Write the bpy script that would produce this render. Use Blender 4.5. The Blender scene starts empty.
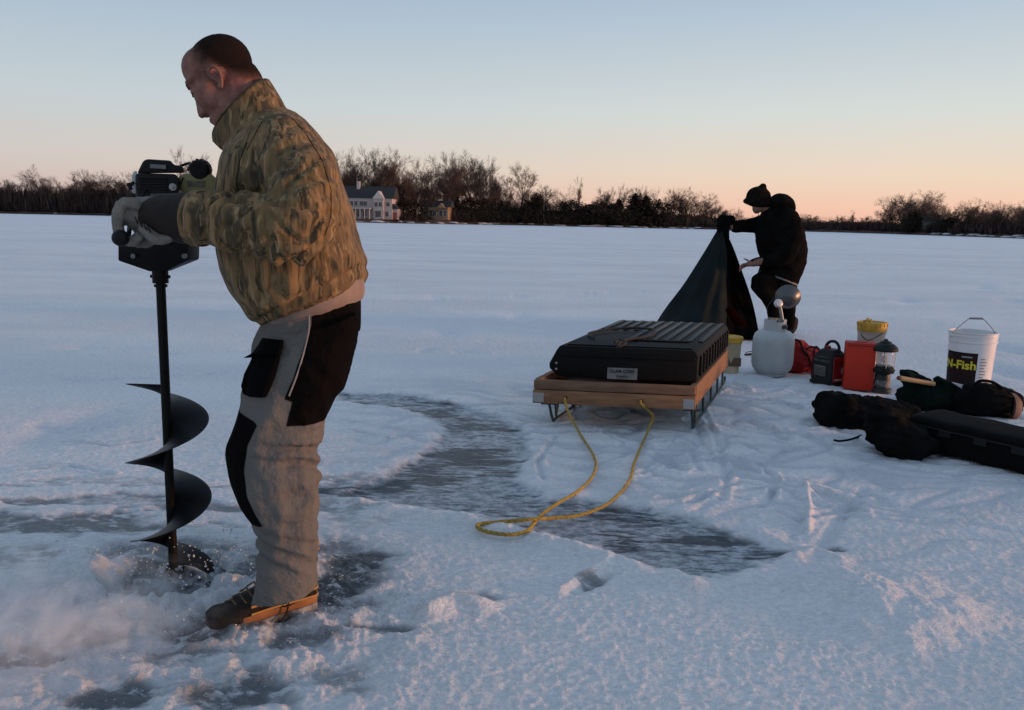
import bpy, bmesh, math, random
import numpy as np
from mathutils import Vector, Matrix, noise as mnoise

R = math.radians
random.seed(7)
sc = bpy.context.scene
COL = sc.collection

# ------------------------------------------------------------------ camera
FPX = 796.0
CAM_H = 1.15
PITCH = math.atan((355 - 222.1) / FPX)
ROLL = R(1.30)
cam_d = bpy.data.cameras.new('camera')
cam = bpy.data.objects.new('camera', cam_d)
COL.objects.link(cam)
cam_d.sensor_width = 36.0
cam_d.lens = 36.0 * FPX / 1024.0
cam_d.clip_start = 0.05
cam_d.clip_end = 6000
_f = Vector((0, math.cos(PITCH), -math.sin(PITCH)))
_u0 = Vector((0, math.sin(PITCH), math.cos(PITCH)))
_r0 = Vector((1, 0, 0))
_r = _r0 * math.cos(ROLL) + _u0 * math.sin(ROLL)
_u = -_r0 * math.sin(ROLL) + _u0 * math.cos(ROLL)
CAM = Vector((0, 0, CAM_H))
cam.matrix_world = Matrix(((_r.x, _u.x, -_f.x, 0), (_r.y, _u.y, -_f.y, 0), (_r.z, _u.z, -_f.z, CAM_H), (0, 0, 0, 1)))
sc.camera = cam

# ------------------------------------------------------------------ render / light
sc.render.engine = 'CYCLES'
sc.cycles.use_denoising = True
sc.cycles.max_bounces = 6
sc.cycles.transparent_max_bounces = 12
sc.cycles.volume_step_rate = 1.0
sc.cycles.volume_bounces = 3
sc.view_settings.view_transform = 'Standard'
sc.view_settings.look = 'None'
sc.view_settings.exposure = 0.48
sc.view_settings.gamma = 1.0
sc.view_settings.use_curve_mapping = False

SUN_AZ, SUN_EL = R(-7), R(2.2)          # azimuth measured from +X towards +Y
world = bpy.data.worlds.new('World')
sc.world = world
world.use_nodes = True
wn = world.node_tree
wn.nodes.clear()


def s2l(r, g, b):
    return tuple(((c / 255) / 12.92 if c / 255 <= .04045 else ((c / 255 + .055) / 1.055) ** 2.4) for c in (r, g, b)) + (1,)


def wnode(t, **kw):
    n = wn.nodes.new(t)
    for k, v in kw.items():
        setattr(n, k, v)
    return n


geo = wnode('ShaderNodeTexCoord')
sepx = wnode('ShaderNodeSeparateXYZ')
wn.links.new(geo.outputs['Generated'], sepx.inputs[0])


def sky_ramp(stops):
    r = wnode('ShaderNodeValToRGB')
    e = r.color_ramp.elements
    e[0].position, e[0].color = stops[0][0], s2l(*stops[0][1])
    e[1].position, e[1].color = stops[-1][0], s2l(*stops[-1][1])
    for p, c in stops[1:-1]:
        k = e.new(p)
        k.color = s2l(*c)
    wn.links.new(sepx.outputs['Z'], r.inputs[0])
    return r


SKY_L = [(0.0, (170, 150, 150)), (0.02, (178, 160, 156)), (0.06, (178, 172, 169)), (0.13, (166, 176, 182)), (0.26, (138, 157, 177)), (0.5, (133, 151, 174)), (1.0, (131, 148, 170))]
SKY_R = [(0.0, (204, 158, 142)), (0.02, (214, 172, 150)), (0.06, (206, 186, 167)), (0.13, (186, 190, 187)), (0.26, (150, 167, 184)), (0.5, (134, 152, 174)), (1.0, (131, 148, 170))]
rl, rr = sky_ramp(SKY_L), sky_ramp(SKY_R)
azr = wnode('ShaderNodeMapRange')
azr.interpolation_type = 'SMOOTHSTEP'
azr.inputs['From Min'].default_value = -0.75
azr.inputs['From Max'].default_value = 0.55
wn.links.new(sepx.outputs['X'], azr.inputs['Value'])
wmix = wnode('ShaderNodeMix', data_type='RGBA')
wn.links.new(azr.outputs[0], wmix.inputs[0])
wn.links.new(rl.outputs[0], wmix.inputs[6])
wn.links.new(rr.outputs[0], wmix.inputs[7])
# physical dusk sky underneath, the measured gradient carries most of the colour
nis = wnode('ShaderNodeTexSky')
nis.sky_type = 'NISHITA'
nis.sun_disc = False
nis.sun_elevation = SUN_EL
nis.sun_rotation = R(90) - SUN_AZ
bg1 = wnode('ShaderNodeBackground')
bg1.inputs[1].default_value = 0.97
wn.links.new(wmix.outputs[2], bg1.inputs[0])
bg2 = wnode('ShaderNodeBackground')
bg2.inputs[1].default_value = 0.01
wn.links.new(nis.outputs[0], bg2.inputs[0])
wadd = wnode('ShaderNodeAddShader')
wn.links.new(bg1.outputs[0], wadd.inputs[0])
wn.links.new(bg2.outputs[0], wadd.inputs[1])
wout = wnode('ShaderNodeOutputWorld')
wn.links.new(wadd.outputs[0], wout.inputs[0])

sun_d = bpy.data.lights.new('sun', 'SUN')
sun_d.energy = 2.5
sun_d.angle = R(8)      # afterglow along the horizon: a broad, soft low source
sun_d.color = (1.0, 0.46, 0.22)
sun = bpy.data.objects.new('sun', sun_d)
COL.objects.link(sun)
_to_sun = Vector((math.cos(SUN_AZ) * math.cos(SUN_EL), math.sin(SUN_AZ) * math.cos(SUN_EL), math.sin(SUN_EL)))
sun.rotation_euler = _to_sun.to_track_quat('Z', 'Y').to_euler()


# ------------------------------------------------------------------ placement helpers
def ray(px, py):
    return _r * ((px - 512) / FPX) - _u * ((py - 355) / FPX) + _f


def G(px, py, z=0.0):
    """point of the level z that the photograph shows at this spot"""
    d = ray(px, py)
    return CAM + d * ((z - CAM_H) / d.z)


def P(px, py, Y):
    d = ray(px, py)
    return CAM + d * (Y / d.y)


def mpp(p):
    """metres per picture pixel at a point"""
    return (Vector(p) - CAM).dot(_f) / FPX


# ------------------------------------------------------------------ materials
def mat(name, color, rough=.6, metal=0.0, spec=.4, noise=None, bump=None, color2=None, trans=0, coat=0, sheen=0, obj=True, stretch=None):
    m = bpy.data.materials.new(name)
    m.use_nodes = True
    nt = m.node_tree
    b = nt.nodes['Principled BSDF']
    b.inputs['Base Color'].default_value = (*color, 1)
    b.inputs['Roughness'].default_value = rough
    b.inputs['Metallic'].default_value = metal
    b.inputs['Specular IOR Level'].default_value = spec
    b.inputs['Transmission Weight'].default_value = trans
    b.inputs['Coat Weight'].default_value = coat
    b.inputs['Sheen Weight'].default_value = sheen
    tc = nt.nodes.new('ShaderNodeTexCoord')
    mp = nt.nodes.new('ShaderNodeMapping')
    nt.links.new(tc.outputs['Object'], mp.inputs[0])
    if stretch:
        mp.inputs['Scale'].default_value = stretch
    if noise is not None or color2 is not None:
        sc_ = noise or 20
        n = nt.nodes.new('ShaderNodeTexNoise')
        n.inputs['Scale'].default_value = sc_
        n.inputs['Detail'].default_value = 5
        nt.links.new(mp.outputs[0], n.inputs['Vector'])
        rp = nt.nodes.new('ShaderNodeValToRGB')
        c2 = color2 or tuple(c * .68 for c in color)
        rp.color_ramp.elements[0].position = .36
        rp.color_ramp.elements[1].position = .64
        rp.color_ramp.elements[0].color = (*c2, 1)
        rp.color_ramp.elements[1].color = (*color, 1)
        nt.links.new(n.outputs[0], rp.inputs[0])
        nt.links.new(rp.outputs[0], b.inputs['Base Color'])
    if bump:
        n2 = nt.nodes.new('ShaderNodeTexNoise')
        n2.inputs['Scale'].default_value = bump[0]
        n2.inputs['Detail'].default_value = 6
        nt.links.new(mp.outputs[0], n2.inputs['Vector'])
        bp = nt.nodes.new('ShaderNodeBump')
        bp.inputs['Strength'].default_value = bump[1]
        bp.inputs['Distance'].default_value = bump[2]
        nt.links.new(n2.outputs[0], bp.inputs['Height'])
        nt.links.new(bp.outputs[0], b.inputs['Normal'])
    return m


# ------------------------------------------------------------------ mesh helpers
def tag(o, label=None, cat=None, group=None, kind=None):
    if label: o['label'] = label
    if cat: o['category'] = cat
    if group: o['group'] = group
    if kind: o['kind'] = kind
    return o


def empty(name, loc, label, cat, group=None, rz=0):
    o = bpy.data.objects.new(name, None)
    COL.objects.link(o)
    o.location = loc
    o.rotation_euler = (0, 0, rz)
    o.empty_display_size = .1
    return tag(o, label, cat, group)


def link_mesh(name, me, parent=None, m=None, smooth=True, auto=None):
    o = bpy.data.objects.new(name, me)
    COL.objects.link(o)
    if m is not None:
        me.materials.clear()
        for k in (m if isinstance(m, (list, tuple)) else [m]):
            me.materials.append(k)
    me.polygons.foreach_set('use_smooth', [smooth] * len(me.polygons))
    if auto is not None:
        me.set_sharp_from_angle(angle=R(auto))
    if parent is not None:
        o.parent = parent
        # parts are modelled in world coordinates when the parent is an unrotated thing
        if parent.get('_world'):
            inv = Matrix.Translation(parent.location).inverted()
            if parent.parent is None:
                me.transform(inv)
    return o


def obj(name, bm, m, parent=None, smooth=True, auto=35, bevel=0, solid=0):
    me = bpy.data.meshes.new(name)
    bmesh.ops.recalc_face_normals(bm, faces=bm.faces)
    bm.to_mesh(me)
    bm.free()
    if bevel or solid:
        t = bpy.data.objects.new('tmp', me)
        COL.objects.link(t)
        if solid:
            s = t.modifiers.new('s', 'SOLIDIFY')
            s.thickness = solid
            s.offset = 0
        if bevel:
            b = t.modifiers.new('b', 'BEVEL')
            b.width = bevel
            b.segments = 2
            b.limit_method = 'ANGLE'
            b.angle_limit = R(30)
        dg = bpy.context.evaluated_depsgraph_get()
        me2 = bpy.data.meshes.new_from_object(t.evaluated_get(dg))
        bpy.data.objects.remove(t)
        bpy.data.meshes.remove(me)
        me = me2
        me.name = name
    o = link_mesh(name, me, parent, m, smooth, auto)
    return o


def BM():
    return bmesh.new()


def add_box(bm, c, s, rot=None):
    """box centred at c with full sizes s, rot a 3x3 Matrix"""
    vs = []
    for i in (-1, 1):
        for j in (-1, 1):
            for k in (-1, 1):
                v = Vector((i * s[0] / 2, j * s[1] / 2, k * s[2] / 2))
                if rot is not None: v = rot @ v
                vs.append(bm.verts.new(Vector(c) + v))
    for f in ((0, 1, 3, 2), (4, 6, 7, 5), (0, 4, 5, 1), (2, 3, 7, 6), (0, 2, 6, 4), (1, 5, 7, 3)):
        bm.faces.new([vs[i] for i in f])
    return vs


def ring_loft(bm, rings, close=True, cap=True):
    vr = [[bm.verts.new(p) for p in r] for r in rings]
    n = len(vr[0])
    for a, b in zip(vr[:-1], vr[1:]):
        for i in range(n if close else n - 1):
            j = (i + 1) % n
            bm.faces.new((a[i], a[j], b[j], b[i]))
    if cap and close:
        bm.faces.new(vr[0][::-1])
        bm.faces.new(vr[-1])
    return vr


def sec(c, A, B, n=24, sq=2.0):
    """(super)ellipse ring around c with half axes A and B"""
    out = []
    for i in range(n):
        a = 2 * math.pi * i / n
        ca, sa = math.cos(a), math.sin(a)
        k = 2.0 / sq
        out.append(Vector(c) + Vector(A) * (math.copysign(abs(ca) ** k, ca)) + Vector(B) * (math.copysign(abs(sa) ** k, sa)))
    return out


def chain(bm, pts, side=Vector((0, 1, 0)), n=20, roundends=True, sub=3):
    """pts: list of (point, ra, rb): ra in the plane across `side`, rb along `side`"""
    P_, A_, B_ = [], [], []
    # Catmull-Rom resample
    m = len(pts)
    for i in range(m - 1):
        p0, p1, p2, p3 = (pts[max(i - 1, 0)], pts[i], pts[i + 1], pts[min(i + 2, m - 1)])
        for k in range(sub):
            t = k / sub
            def cr(a, b, c, d):
                return .5 * ((2 * b) + (c - a) * t + (2 * a - 5 * b + 4 * c - d) * t * t + (3 * b - 3 * c + d - a) * t ** 3)
            P_.append(cr(Vector(p0[0]), Vector(p1[0]), Vector(p2[0]), Vector(p3[0])))
            A_.append(max(1e-4, cr(p0[1], p1[1], p2[1], p3[1])))
            B_.append(max(1e-4, cr(p0[2], p1[2], p2[2], p3[2])))
    P_.append(Vector(pts[-1][0])); A_.append(pts[-1][1]); B_.append(pts[-1][2])
    rings = []
    N = len(P_)
    for i in range(N):
        t = (P_[min(i + 1, N - 1)] - P_[max(i - 1, 0)]).normalized()
        b = (side - t * side.dot(t))
        if b.length < 1e-3: b = Vector((1, 0, 0)) - t * t.x
        b.normalize()
        a = t.cross(b).normalized()
        if i == 0 and roundends:
            for q in (1.0, .8, .45):
                s = math.sqrt(max(0, 1 - q * q)) if q < 1 else .12
                rings.append(sec(P_[0] - t * A_[0] * q * .9, a * A_[0] * max(s, .12), b * B_[0] * max(s, .12), n))
        rings.append(sec(P_[i], a * A_[i], b * B_[i], n))
        if i == N - 1 and roundends:
            for q in (.45, .8, 1.0):
                s = math.sqrt(max(0, 1 - q * q)) if q < 1 else .12
                rings.append(sec(P_[i] + t * A_[i] * q * .9, a * A_[i] * max(s, .12), b * B_[i] * max(s, .12), n))
    ring_loft(bm, rings)
    return bm


def ball(bm, c, A, B=None, C=None, n=20, m=12):
    """ellipsoid with half axis vectors"""
    if B is None:
        r = A
        A, B, C = Vector((r, 0, 0)), Vector((0, r, 0)), Vector((0, 0, r))
    rings = []
    for i in range(m + 1):
        ph = math.pi * i / m
        s = max(math.sin(ph), .02)
        rings.append(sec(Vector(c) + Vector(C) * math.cos(ph), Vector(A) * s, Vector(B) * s, n))
    ring_loft(bm, rings)


def tube(bm, pts, r, n=8, cap=True):
    pts = [Vector(p) for p in pts]
    rings = []
    up = Vector((0, 0, 1))
    N = len(pts)
    pa = None
    for i in range(N):
        t = (pts[min(i + 1, N - 1)] - pts[max(i - 1, 0)]).normalized()
        if pa is None:
            a = t.cross(up)
            if a.length < .05: a = t.cross(Vector((1, 0, 0)))
        else:
            a = pa - t * pa.dot(t)
        a.normalize()
        pa = a
        b = t.cross(a)
        rr_ = r[i] if isinstance(r, (list, tuple)) else r
        rings.append(sec(pts[i], a * rr_, b * rr_, n))
    ring_loft(bm, rings, cap=cap)


def smooth_path(pts, sub=8):
    pts = [Vector(p) for p in pts]
    out = []
    m = len(pts)
    for i in range(m - 1):
        p0, p1, p2, p3 = pts[max(i - 1, 0)], pts[i], pts[i + 1], pts[min(i + 2, m - 1)]
        for k in range(sub):
            t = k / sub
            out.append(.5 * ((2 * p1) + (p2 - p0) * t + (2 * p0 - 5 * p1 + 4 * p2 - p3) * t * t + (3 * p1 - 3 * p2 + p3 - p0) * t ** 3))
    out.append(pts[-1])
    return out


def lathe(bm, prof, c=(0, 0, 0), n=40, axis=None):
    """prof: (radius, z) list revolved about z through c"""
    c = Vector(c)
    rings = []
    for r, z in prof:
        ring = []
        for i in range(n):
            a = 2 * math.pi * i / n
            v = Vector((r * math.cos(a), r * math.sin(a), z))
            if axis is not None: v = axis @ v
            ring.append(c + v)
        rings.append(ring)
    ring_loft(bm, rings, cap=True)


def fuse(bm, voxel, it=4, fac=.5):
    """one continuous skin round everything in bm"""
    me = bpy.data.meshes.new('fuse')
    bmesh.ops.recalc_face_normals(bm, faces=bm.faces)
    bm.to_mesh(me)
    bm.free()
    t = bpy.data.objects.new('tmp', me)
    COL.objects.link(t)
    r = t.modifiers.new('r', 'REMESH')
    r.mode = 'VOXEL'
    r.voxel_size = voxel
    s = t.modifiers.new('s', 'SMOOTH')
    s.factor = fac
    s.iterations = it
    dg = bpy.context.evaluated_depsgraph_get()
    me2 = bpy.data.meshes.new_from_object(t.evaluated_get(dg))
    bpy.data.objects.remove(t)
    bpy.data.meshes.remove(me)
    return me2


def coords(me):
    a = np.empty(len(me.vertices) * 3)
    me.vertices.foreach_get('co', a)
    return a.reshape(-1, 3)


def normals(me):
    a = np.empty(len(me.vertices) * 3)
    me.vertices.foreach_get('normal', a)
    return a.reshape(-1, 3)


def push(me, fn):
    """move every vertex along its normal by fn(coords, normals)"""
    c, n = coords(me), normals(me)
    c = c + n * fn(c, n)[:, None]
    me.vertices.foreach_set('co', c.ravel())
    me.update()


def n3(c, s, seed=0.0, stretch=(1, 1, 1)):
    return np.array([mnoise.noise(Vector((p[0] * s * stretch[0] + seed, p[1] * s * stretch[1] + seed * 1.7, p[2] * s * stretch[2] - seed))) for p in c])


# numpy gradient noise for the ground
_rs = np.random.RandomState(3)
_perm = _rs.permutation(4096)
_ga = _rs.rand(4096) * 2 * np.pi


def pn(x, y):
    xi, yi = np.floor(x).astype(int), np.floor(y).astype(int)
    xf, yf = x - xi, y - yi
    u, v = xf ** 3 * (xf * (xf * 6 - 15) + 10), yf ** 3 * (yf * (yf * 6 - 15) + 10)

    def g(ix, iy, dx, dy):
        h = _ga[_perm[(_perm[ix & 4095] + iy) & 4095]]
        return np.cos(h) * dx + np.sin(h) * dy
    a = g(xi, yi, xf, yf); b = g(xi + 1, yi, xf - 1, yf)
    c = g(xi, yi + 1, xf, yf - 1); d = g(xi + 1, yi + 1, xf - 1, yf - 1)
    return (a * (1 - u) + b * u) * (1 - v) + (c * (1 - u) + d * u) * v


def fbm(x, y, o=4, g=.5):
    s, a = 0, 1
    for k in range(o):
        s = s + a * pn(x * 2 ** k + 17.3 * k, y * 2 ** k - 9.1 * k)
        a *= g
    return s


def sstep(a, b, x):
    t = np.clip((x - a) / (b - a), 0, 1)
    return t * t * (3 - 2 * t)


def poly_sd(px_, py_, poly):
    """signed distance, positive inside"""
    x, y = px_, py_
    d = np.full(x.shape, 1e9)
    ins = np.zeros(x.shape, bool)
    n = len(poly)
    for i in range(n):
        x1, y1 = poly[i]; x2, y2 = poly[(i + 1) % n]
        ex, ey = x2 - x1, y2 - y1
        t = np.clip(((x - x1) * ex + (y - y1) * ey) / (ex * ex + ey * ey + 1e-12), 0, 1)
        d = np.minimum(d, np.hypot(x - x1 - t * ex, y - y1 - t * ey))
        c = ((y1 > y) != (y2 > y)) & (x < (x2 - x1) * (y - y1) / (y2 - y1 + 1e-12) + x1)
        ins ^= c
    return np.where(ins, d, -d)


def seg_d(x, y, pts):
    d = np.full(x.shape, 1e9)
    for (x1, y1), (x2, y2) in zip(pts[:-1], pts[1:]):
        ex, ey = x2 - x1, y2 - y1
        t = np.clip(((x - x1) * ex + (y - y1) * ey) / (ex * ex + ey * ey + 1e-12), 0, 1)
        d = np.minimum(d, np.hypot(x - x1 - t * ex, y - y1 - t * ey))
    return d


def GP(*pts):
    return [tuple(G(a, b)[:2]) for a, b in pts]

# ================================================================== GROUND
ICE = GP((335, 391), (400, 393), (450, 401), (500, 413), (527, 432), (531, 452), (522, 478), (545, 496), (640, 505), (700, 520),
         (760, 539), (792, 552), (740, 573), (690, 579), (640, 563), (560, 537), (470, 515), (400, 505), (335, 498), (290, 488), (330, 480),
         (385, 474), (412, 458), (432, 444), (441, 428), (420, 413), (380, 405), (335, 401))
NEAR_EDGE = GP((318, 499), (400, 509), (470, 520), (560, 543), (640, 570), (692, 586))
WET = [  # (centre px, half x px, half y px, strength)
    ((60, 522), 130, 14, .85), ((170, 548), 90, 14, .8), ((20, 556), 60, 14, .6), ((355, 565), 42, 30, 1.0), ((335, 605), 60, 12, .7), ((380, 628), 50, 6, .8),
    ((28, 656), 40, 16, .9), ((330, 590), 40, 22, 1.0), ((180, 655), 50, 14, .8), ((300, 640), 46, 12, .8), ((120, 695), 60, 20, .9), ((235, 690), 70, 24, .9), ((330, 680), 60, 16, .6), ((215, 632), 56, 24, 1.0), ((150, 600), 40, 12, .8), ((90, 640), 46, 12, .7), ((250, 570), 30, 12, .8),
    ((330, 545), 46, 12, .7), ((470, 597), 34, 5, .6), ((590, 578), 22, 7, .7), ((935, 455), 70, 6, .5), ((300, 500), 60, 8, .5),
    ((830, 548), 16, 4, .8), ((120, 500), 80, 6, .5), ((620, 425), 36, 9, .35)]
HOLE = G(175, 577)


def ground_fields(x, y):
    r = np.hypot(x, y)
    near = np.exp(-(r / 14.0) ** 2)
    h = .010 * fbm(x * .9, y * 1.3, 3) + .05 * pn(x * .12, y * .12) * sstep(6, 25, r)
    # granular crust
    h = h + near * (.0030 * fbm(x * 13, y * 18, 2, .5) + .0034 * fbm(x * 32, y * 44, 2, .8))
    # wind-packed ripples out on the lake
    h = h + .010 * sstep(7, 20, r) * fbm(x * .7, y * 2.4, 3)
    # churned snow round the gear
    churn = np.exp(-(((x - 1.4) / 1.5) ** 2 + ((y - 4.1) / 1.3) ** 2)) + .7 * np.exp(-(((x + .2) / 1.0) ** 2 + ((y - 4.6) / 1.0) ** 2)) + np.exp(-(((x - 2.2) / 1.6) ** 2 + ((y - 5.6) / .9) ** 2))
    wx, wy = x + .25 * pn(x * 2.1, y * 2.1), y + .25 * pn(x * 2.1 + 40, y * 2.1 - 13)
    rid = 1 - np.abs(pn(wx * 2.6, wy * 4.6)) * 3.2
    rid = np.clip(rid, 0, 1) ** 3
    packed = np.clip(churn, 0, 1) * np.clip(rid * 1.2 + .8 * sstep(.0, .35, fbm(wx * 3.1 + 7, wy * 5.5, 3)), 0, 1)
    h = h - churn * .016 * rid + churn * .009 * fbm(wx * 5, wy * 8, 3)
    for pts in (((640, 472), (700, 453), (760, 456)), ((700, 404), (716, 438), (728, 476), (722, 500)), ((758, 462), (776, 480), (770, 502)), ((745, 421), (790, 431), (850, 428)), ((690, 503), (740, 482), (792, 492)),
                ((556, 436), (538, 462), (545, 480)), ((828, 472), (870, 463), (930, 470)), ((752, 398), (800, 404), (830, 398)), ((648, 432), (690, 448), (700, 470)), ((735, 440), (765, 452), (800, 450)), ((660, 500), (700, 492), (745, 500)),
                ((600, 428), (626, 444), (676, 440)), ((780, 512), (800, 520), (850, 505)), ((712, 395), (750, 372), (770, 366)), ((350, 430), (390, 438), (410, 436)), ((340, 420), (372, 424), (400, 430)), ((20, 470), (70, 466), (110, 474)), ((60, 440), (110, 446), (150, 440))):
        d = seg_d(x, y, GP(*pts)) + .012 * pn(x * 13, y * 13)
        g = np.exp(-(d / .013) ** 2) * (.6 + .8 * pn(x * 9, y * 7))
        h = h - .012 * g + .007 * np.exp(-((d - .03) / .012) ** 2)
        packed = np.maximum(packed, np.clip(g * 1.3, 0, 1.3))
    for a_, b_ in ((668, 462), (742, 466), (700, 425), (812, 438), (790, 405), (640, 410), (838, 500), (760, 425), (735, 385), (800, 392)):
        g_ = G(a_, b_)
        d = np.hypot((x - g_.x + .3 * (y - g_.y)) / .055, (y - g_.y) / .15) + .3 * pn(x * 12, y * 12)
        e = 1 - sstep(.8, 1.1, d)
        h = h - .016 * e + .008 * np.exp(-((d - 1.2) / .15) ** 2)
        packed = np.maximum(packed, e * .7)
    # cleared ice
    jag = .035 * fbm(x * 6, y * 8, 3) + .02 * pn(x * 23, y * 30)
    sd = poly_sd(x, y, ICE) + jag
    ice = sstep(-.02, .06, sd + .05 * fbm(x * 11, y * 16, 3))
    h = h * (1 - .85 * ice) - .015 * ice
    # snow shoved up at the near rim of the cleared strip
    ne = seg_d(x, y, NEAR_EDGE)
    h = h + .018 * np.exp(-(ne / .045) ** 2) * (1 + .7 * pn(x * 9, y * 9) + .5 * pn(x * 31, y * 31))
    rim = np.exp(-((sd + .05) / .05) ** 2)
    h = h + .008 * rim * (.7 + pn(x * 9, y * 9) * 1.4)
    # mound
    mc = G(880, 602)
    mx, my = (x - mc.x), (y - mc.y)
    md = np.hypot(mx / .33, my / .30) + .35 * pn(x * 6, y * 6) + .12 * pn(x * 17, y * 17)
    mound = 1 - sstep(.0, 1.15, md)
    h = h + mound * .050 + mound * (.006 * fbm(x * 22, y * 22, 3, .7) + .004 * np.abs(pn(x * 40, y * 40)))
    # small slabs and ridges
    for pts, hh, w in ((((806, 486), (809, 505), (808, 530)), .020, .014), (((822, 545), (842, 515), (865, 488)), -.022, .022), (((560, 592), (583, 574), (604, 566)), .018, .020),
                       (((574, 590), (592, 582), (606, 574)), -.020, .022), (((796, 558), (815, 552), (840, 560)), .02, .03), (((690, 400), (700, 440), (720, 462), (724, 480)), -.016, .02),
                       (((742, 418), (790, 440), (840, 450)), -.014, .025), (((640, 478), (700, 455), (760, 452)), -.014, .022), (((765, 470), (772, 492), (760, 505)), -.014, .016),
                       (((428, 612), (455, 600), (480, 606)), .030, .04)):
        d = seg_d(x, y, GP(*pts)) + .01 * pn(x * 20, y * 20)
        h = h + hh * np.exp(-(d / w) ** 2)
    # faint old tracks far out
    for pts in (((0, 350), (80, 347), (170, 352), (330, 345), (470, 352)), ((0, 372), (100, 378), (230, 372)), ((880, 252), (960, 256), (1024, 262)), ((820, 262), (900, 268), (1024, 274)),
                ((400, 300), (520, 296), (640, 292)), ((0, 232), (150, 229)), ((20, 420), (60, 424), (110, 421)), ((870, 318), (930, 322)), ((1000, 345), (1024, 352))):
        g = GP(*pts)
        d = seg_d(x, y, g)
        w = .03 + .010 * np.hypot(x, y)
        h = h - .030 * np.exp(-(d / w) ** 2) * (.35 + np.clip(fbm(x * 3.0, y * 3.0, 3) * 2, 0, 1))
    # footprints beyond the gear
    for a, b in ((1010, 300), (985, 288), (1012, 372), (1016, 350), (905, 300), (690, 245), (840, 265), (862, 262), (450, 330), (520, 318), (70, 425)):
        g = G(a, b)
        d = np.hypot((x - g.x) / .16, (y - g.y) / .34)
        h = h - .05 * np.exp(-d ** 2)
    # slush thrown out by the auger
    hx, hy = x - HOLE.x, y - HOLE.y
    sl = np.exp(-((hx + .05) / .62) ** 2 - ((hy + .28) / .55) ** 2)
    sl2 = np.exp(-((hx - .45) / .32) ** 2 - ((hy + .15) / .40) ** 2)
    slush = np.clip(sl * 1.35 + sl2 * .9, 0, 1)
    lump = fbm((x + .05 * pn(x * 9, y * 9)) * 7, y * 8, 4, .58)
    h = h + slush * (.026 * lump + .012 * np.abs(pn(x * 26, y * 26)) + .006 * np.abs(pn(x * 55, y * 60)) + .006)
    tp = G(228, 636)
    h = h + .030 * np.exp(-(np.hypot(x - tp.x, (y - tp.y)) / .10) ** 2) * (1 + pn(x * 18, y * 18) * 1.5)
    hd = np.hypot(hx, hy * .9) + .03 * pn(x * 15, y * 15)
    pile = np.exp(-((hd - .25) / .07) ** 2)
    h = h + .045 * pile * (.6 + 1.2 * fbm(x * 9, y * 9, 3)) * sstep(.25, -.2, hy - .1)
    hole = 1 - sstep(.12, .17, hd)
    h = h * (1 - hole) - .05 * hole
    # wet, grey places
    wet = np.zeros_like(x)
    for (c, a, b, s) in WET:
        g = G(*c); g2 = G(c[0] + a, c[1]); g3 = G(c[0], c[1] - b); g4 = G(c[0], c[1] + b)
        ax, ay = abs(g2.x - g.x), abs(g3.y - g4.y) / 2
        d = np.hypot((x - g.x) / ax, (y - g.y) / ay) + .55 * fbm(x * 7, y * 9, 3)
        wet = np.maximum(wet, s * (1 - sstep(.45, 1.15, d)))
    # streaky thaw band left of the worker
    g0 = seg_d(x, y, GP((0, 500), (110, 508), (230, 500), (330, 492)))
    wet = np.maximum(wet, .75 * np.exp(-(g0 / .35) ** 2) * sstep(.0, .28, fbm(x * 2.6, y * 8, 3)))
    h = h - .018 * wet * (1 - hole)
    wet = np.maximum(wet, hole)
    return h, ice, wet, slush, hole, packed


def build_ground():
    dense = np.tan(np.linspace(math.atan(-.80), math.atan(.80), 760))
    ang_d = np.arctan(dense)                                  # angle from +Y
    ang_s = np.linspace(ang_d[-1], 2 * np.pi + ang_d[0], 60)[1:-1]
    ang = np.concatenate([ang_d, ang_s])
    rr_ = np.concatenate([[.25, .5, .8, 1.1], 1.3 * (10.5 / 1.3) ** (np.arange(520) / 519), 10.5 * (900 / 10.5) ** (np.arange(1, 150) / 149)])
    A, RR = np.meshgrid(ang, rr_)
    X, Y = RR * np.sin(A), RR * np.cos(A)
    h, ice, wet, slush, hole, packed = ground_fields(X.ravel(), Y.ravel())
    n, m = A.shape[1], A.shape[0]
    co = np.stack([X.ravel(), Y.ravel(), h], 1)
    co = np.vstack([co, [[0, 0, 0]]])
    i = np.arange(m - 1)[:, None] * n
    j = np.arange(n)[None, :]
    j2 = (j + 1) % n
    quads = np.stack([(i + j), (i + n + j), (i + n + j2), (i + j2)], -1).reshape(-1, 4)
    quads = quads[:, ::-1]
    tris = np.stack([np.full(n, m * n), np.arange(n), (np.arange(n) + 1) % n], 1)[:, ::-1]
    me = bpy.data.meshes.new('snow_covered_lake')
    me.vertices.add(len(co)); me.vertices.foreach_set('co', co.ravel())
    nl = quads.size + tris.size
    me.loops.add(nl); me.loops.foreach_set('vertex_index', np.concatenate([quads.ravel(), tris.ravel()]).astype(np.int32))
    me.polygons.add(len(quads) + len(tris))
    st = np.concatenate([np.arange(len(quads)) * 4, len(quads) * 4 + np.arange(len(tris)) * 3]).astype(np.int32)
    me.polygons.foreach_set('loop_start', st)
    me.update(calc_edges=True)
    me.validate()
    for nm, a in (('ice', ice), ('wet', wet), ('slush', slush), ('packed', packed)):
        at = me.attributes.new(nm, 'FLOAT', 'POINT')
        at.data.foreach_set('value', np.append(a, 0).astype(np.float32))
    if me.polygons[0].normal.z < 0: me.flip_normals()
    o = link_mesh('snow_covered_lake', me, None, snow_material(), True)
    tag(o, 'snow-covered frozen lake with a cleared strip of grey ice', None, None, 'structure')
    return o


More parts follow.
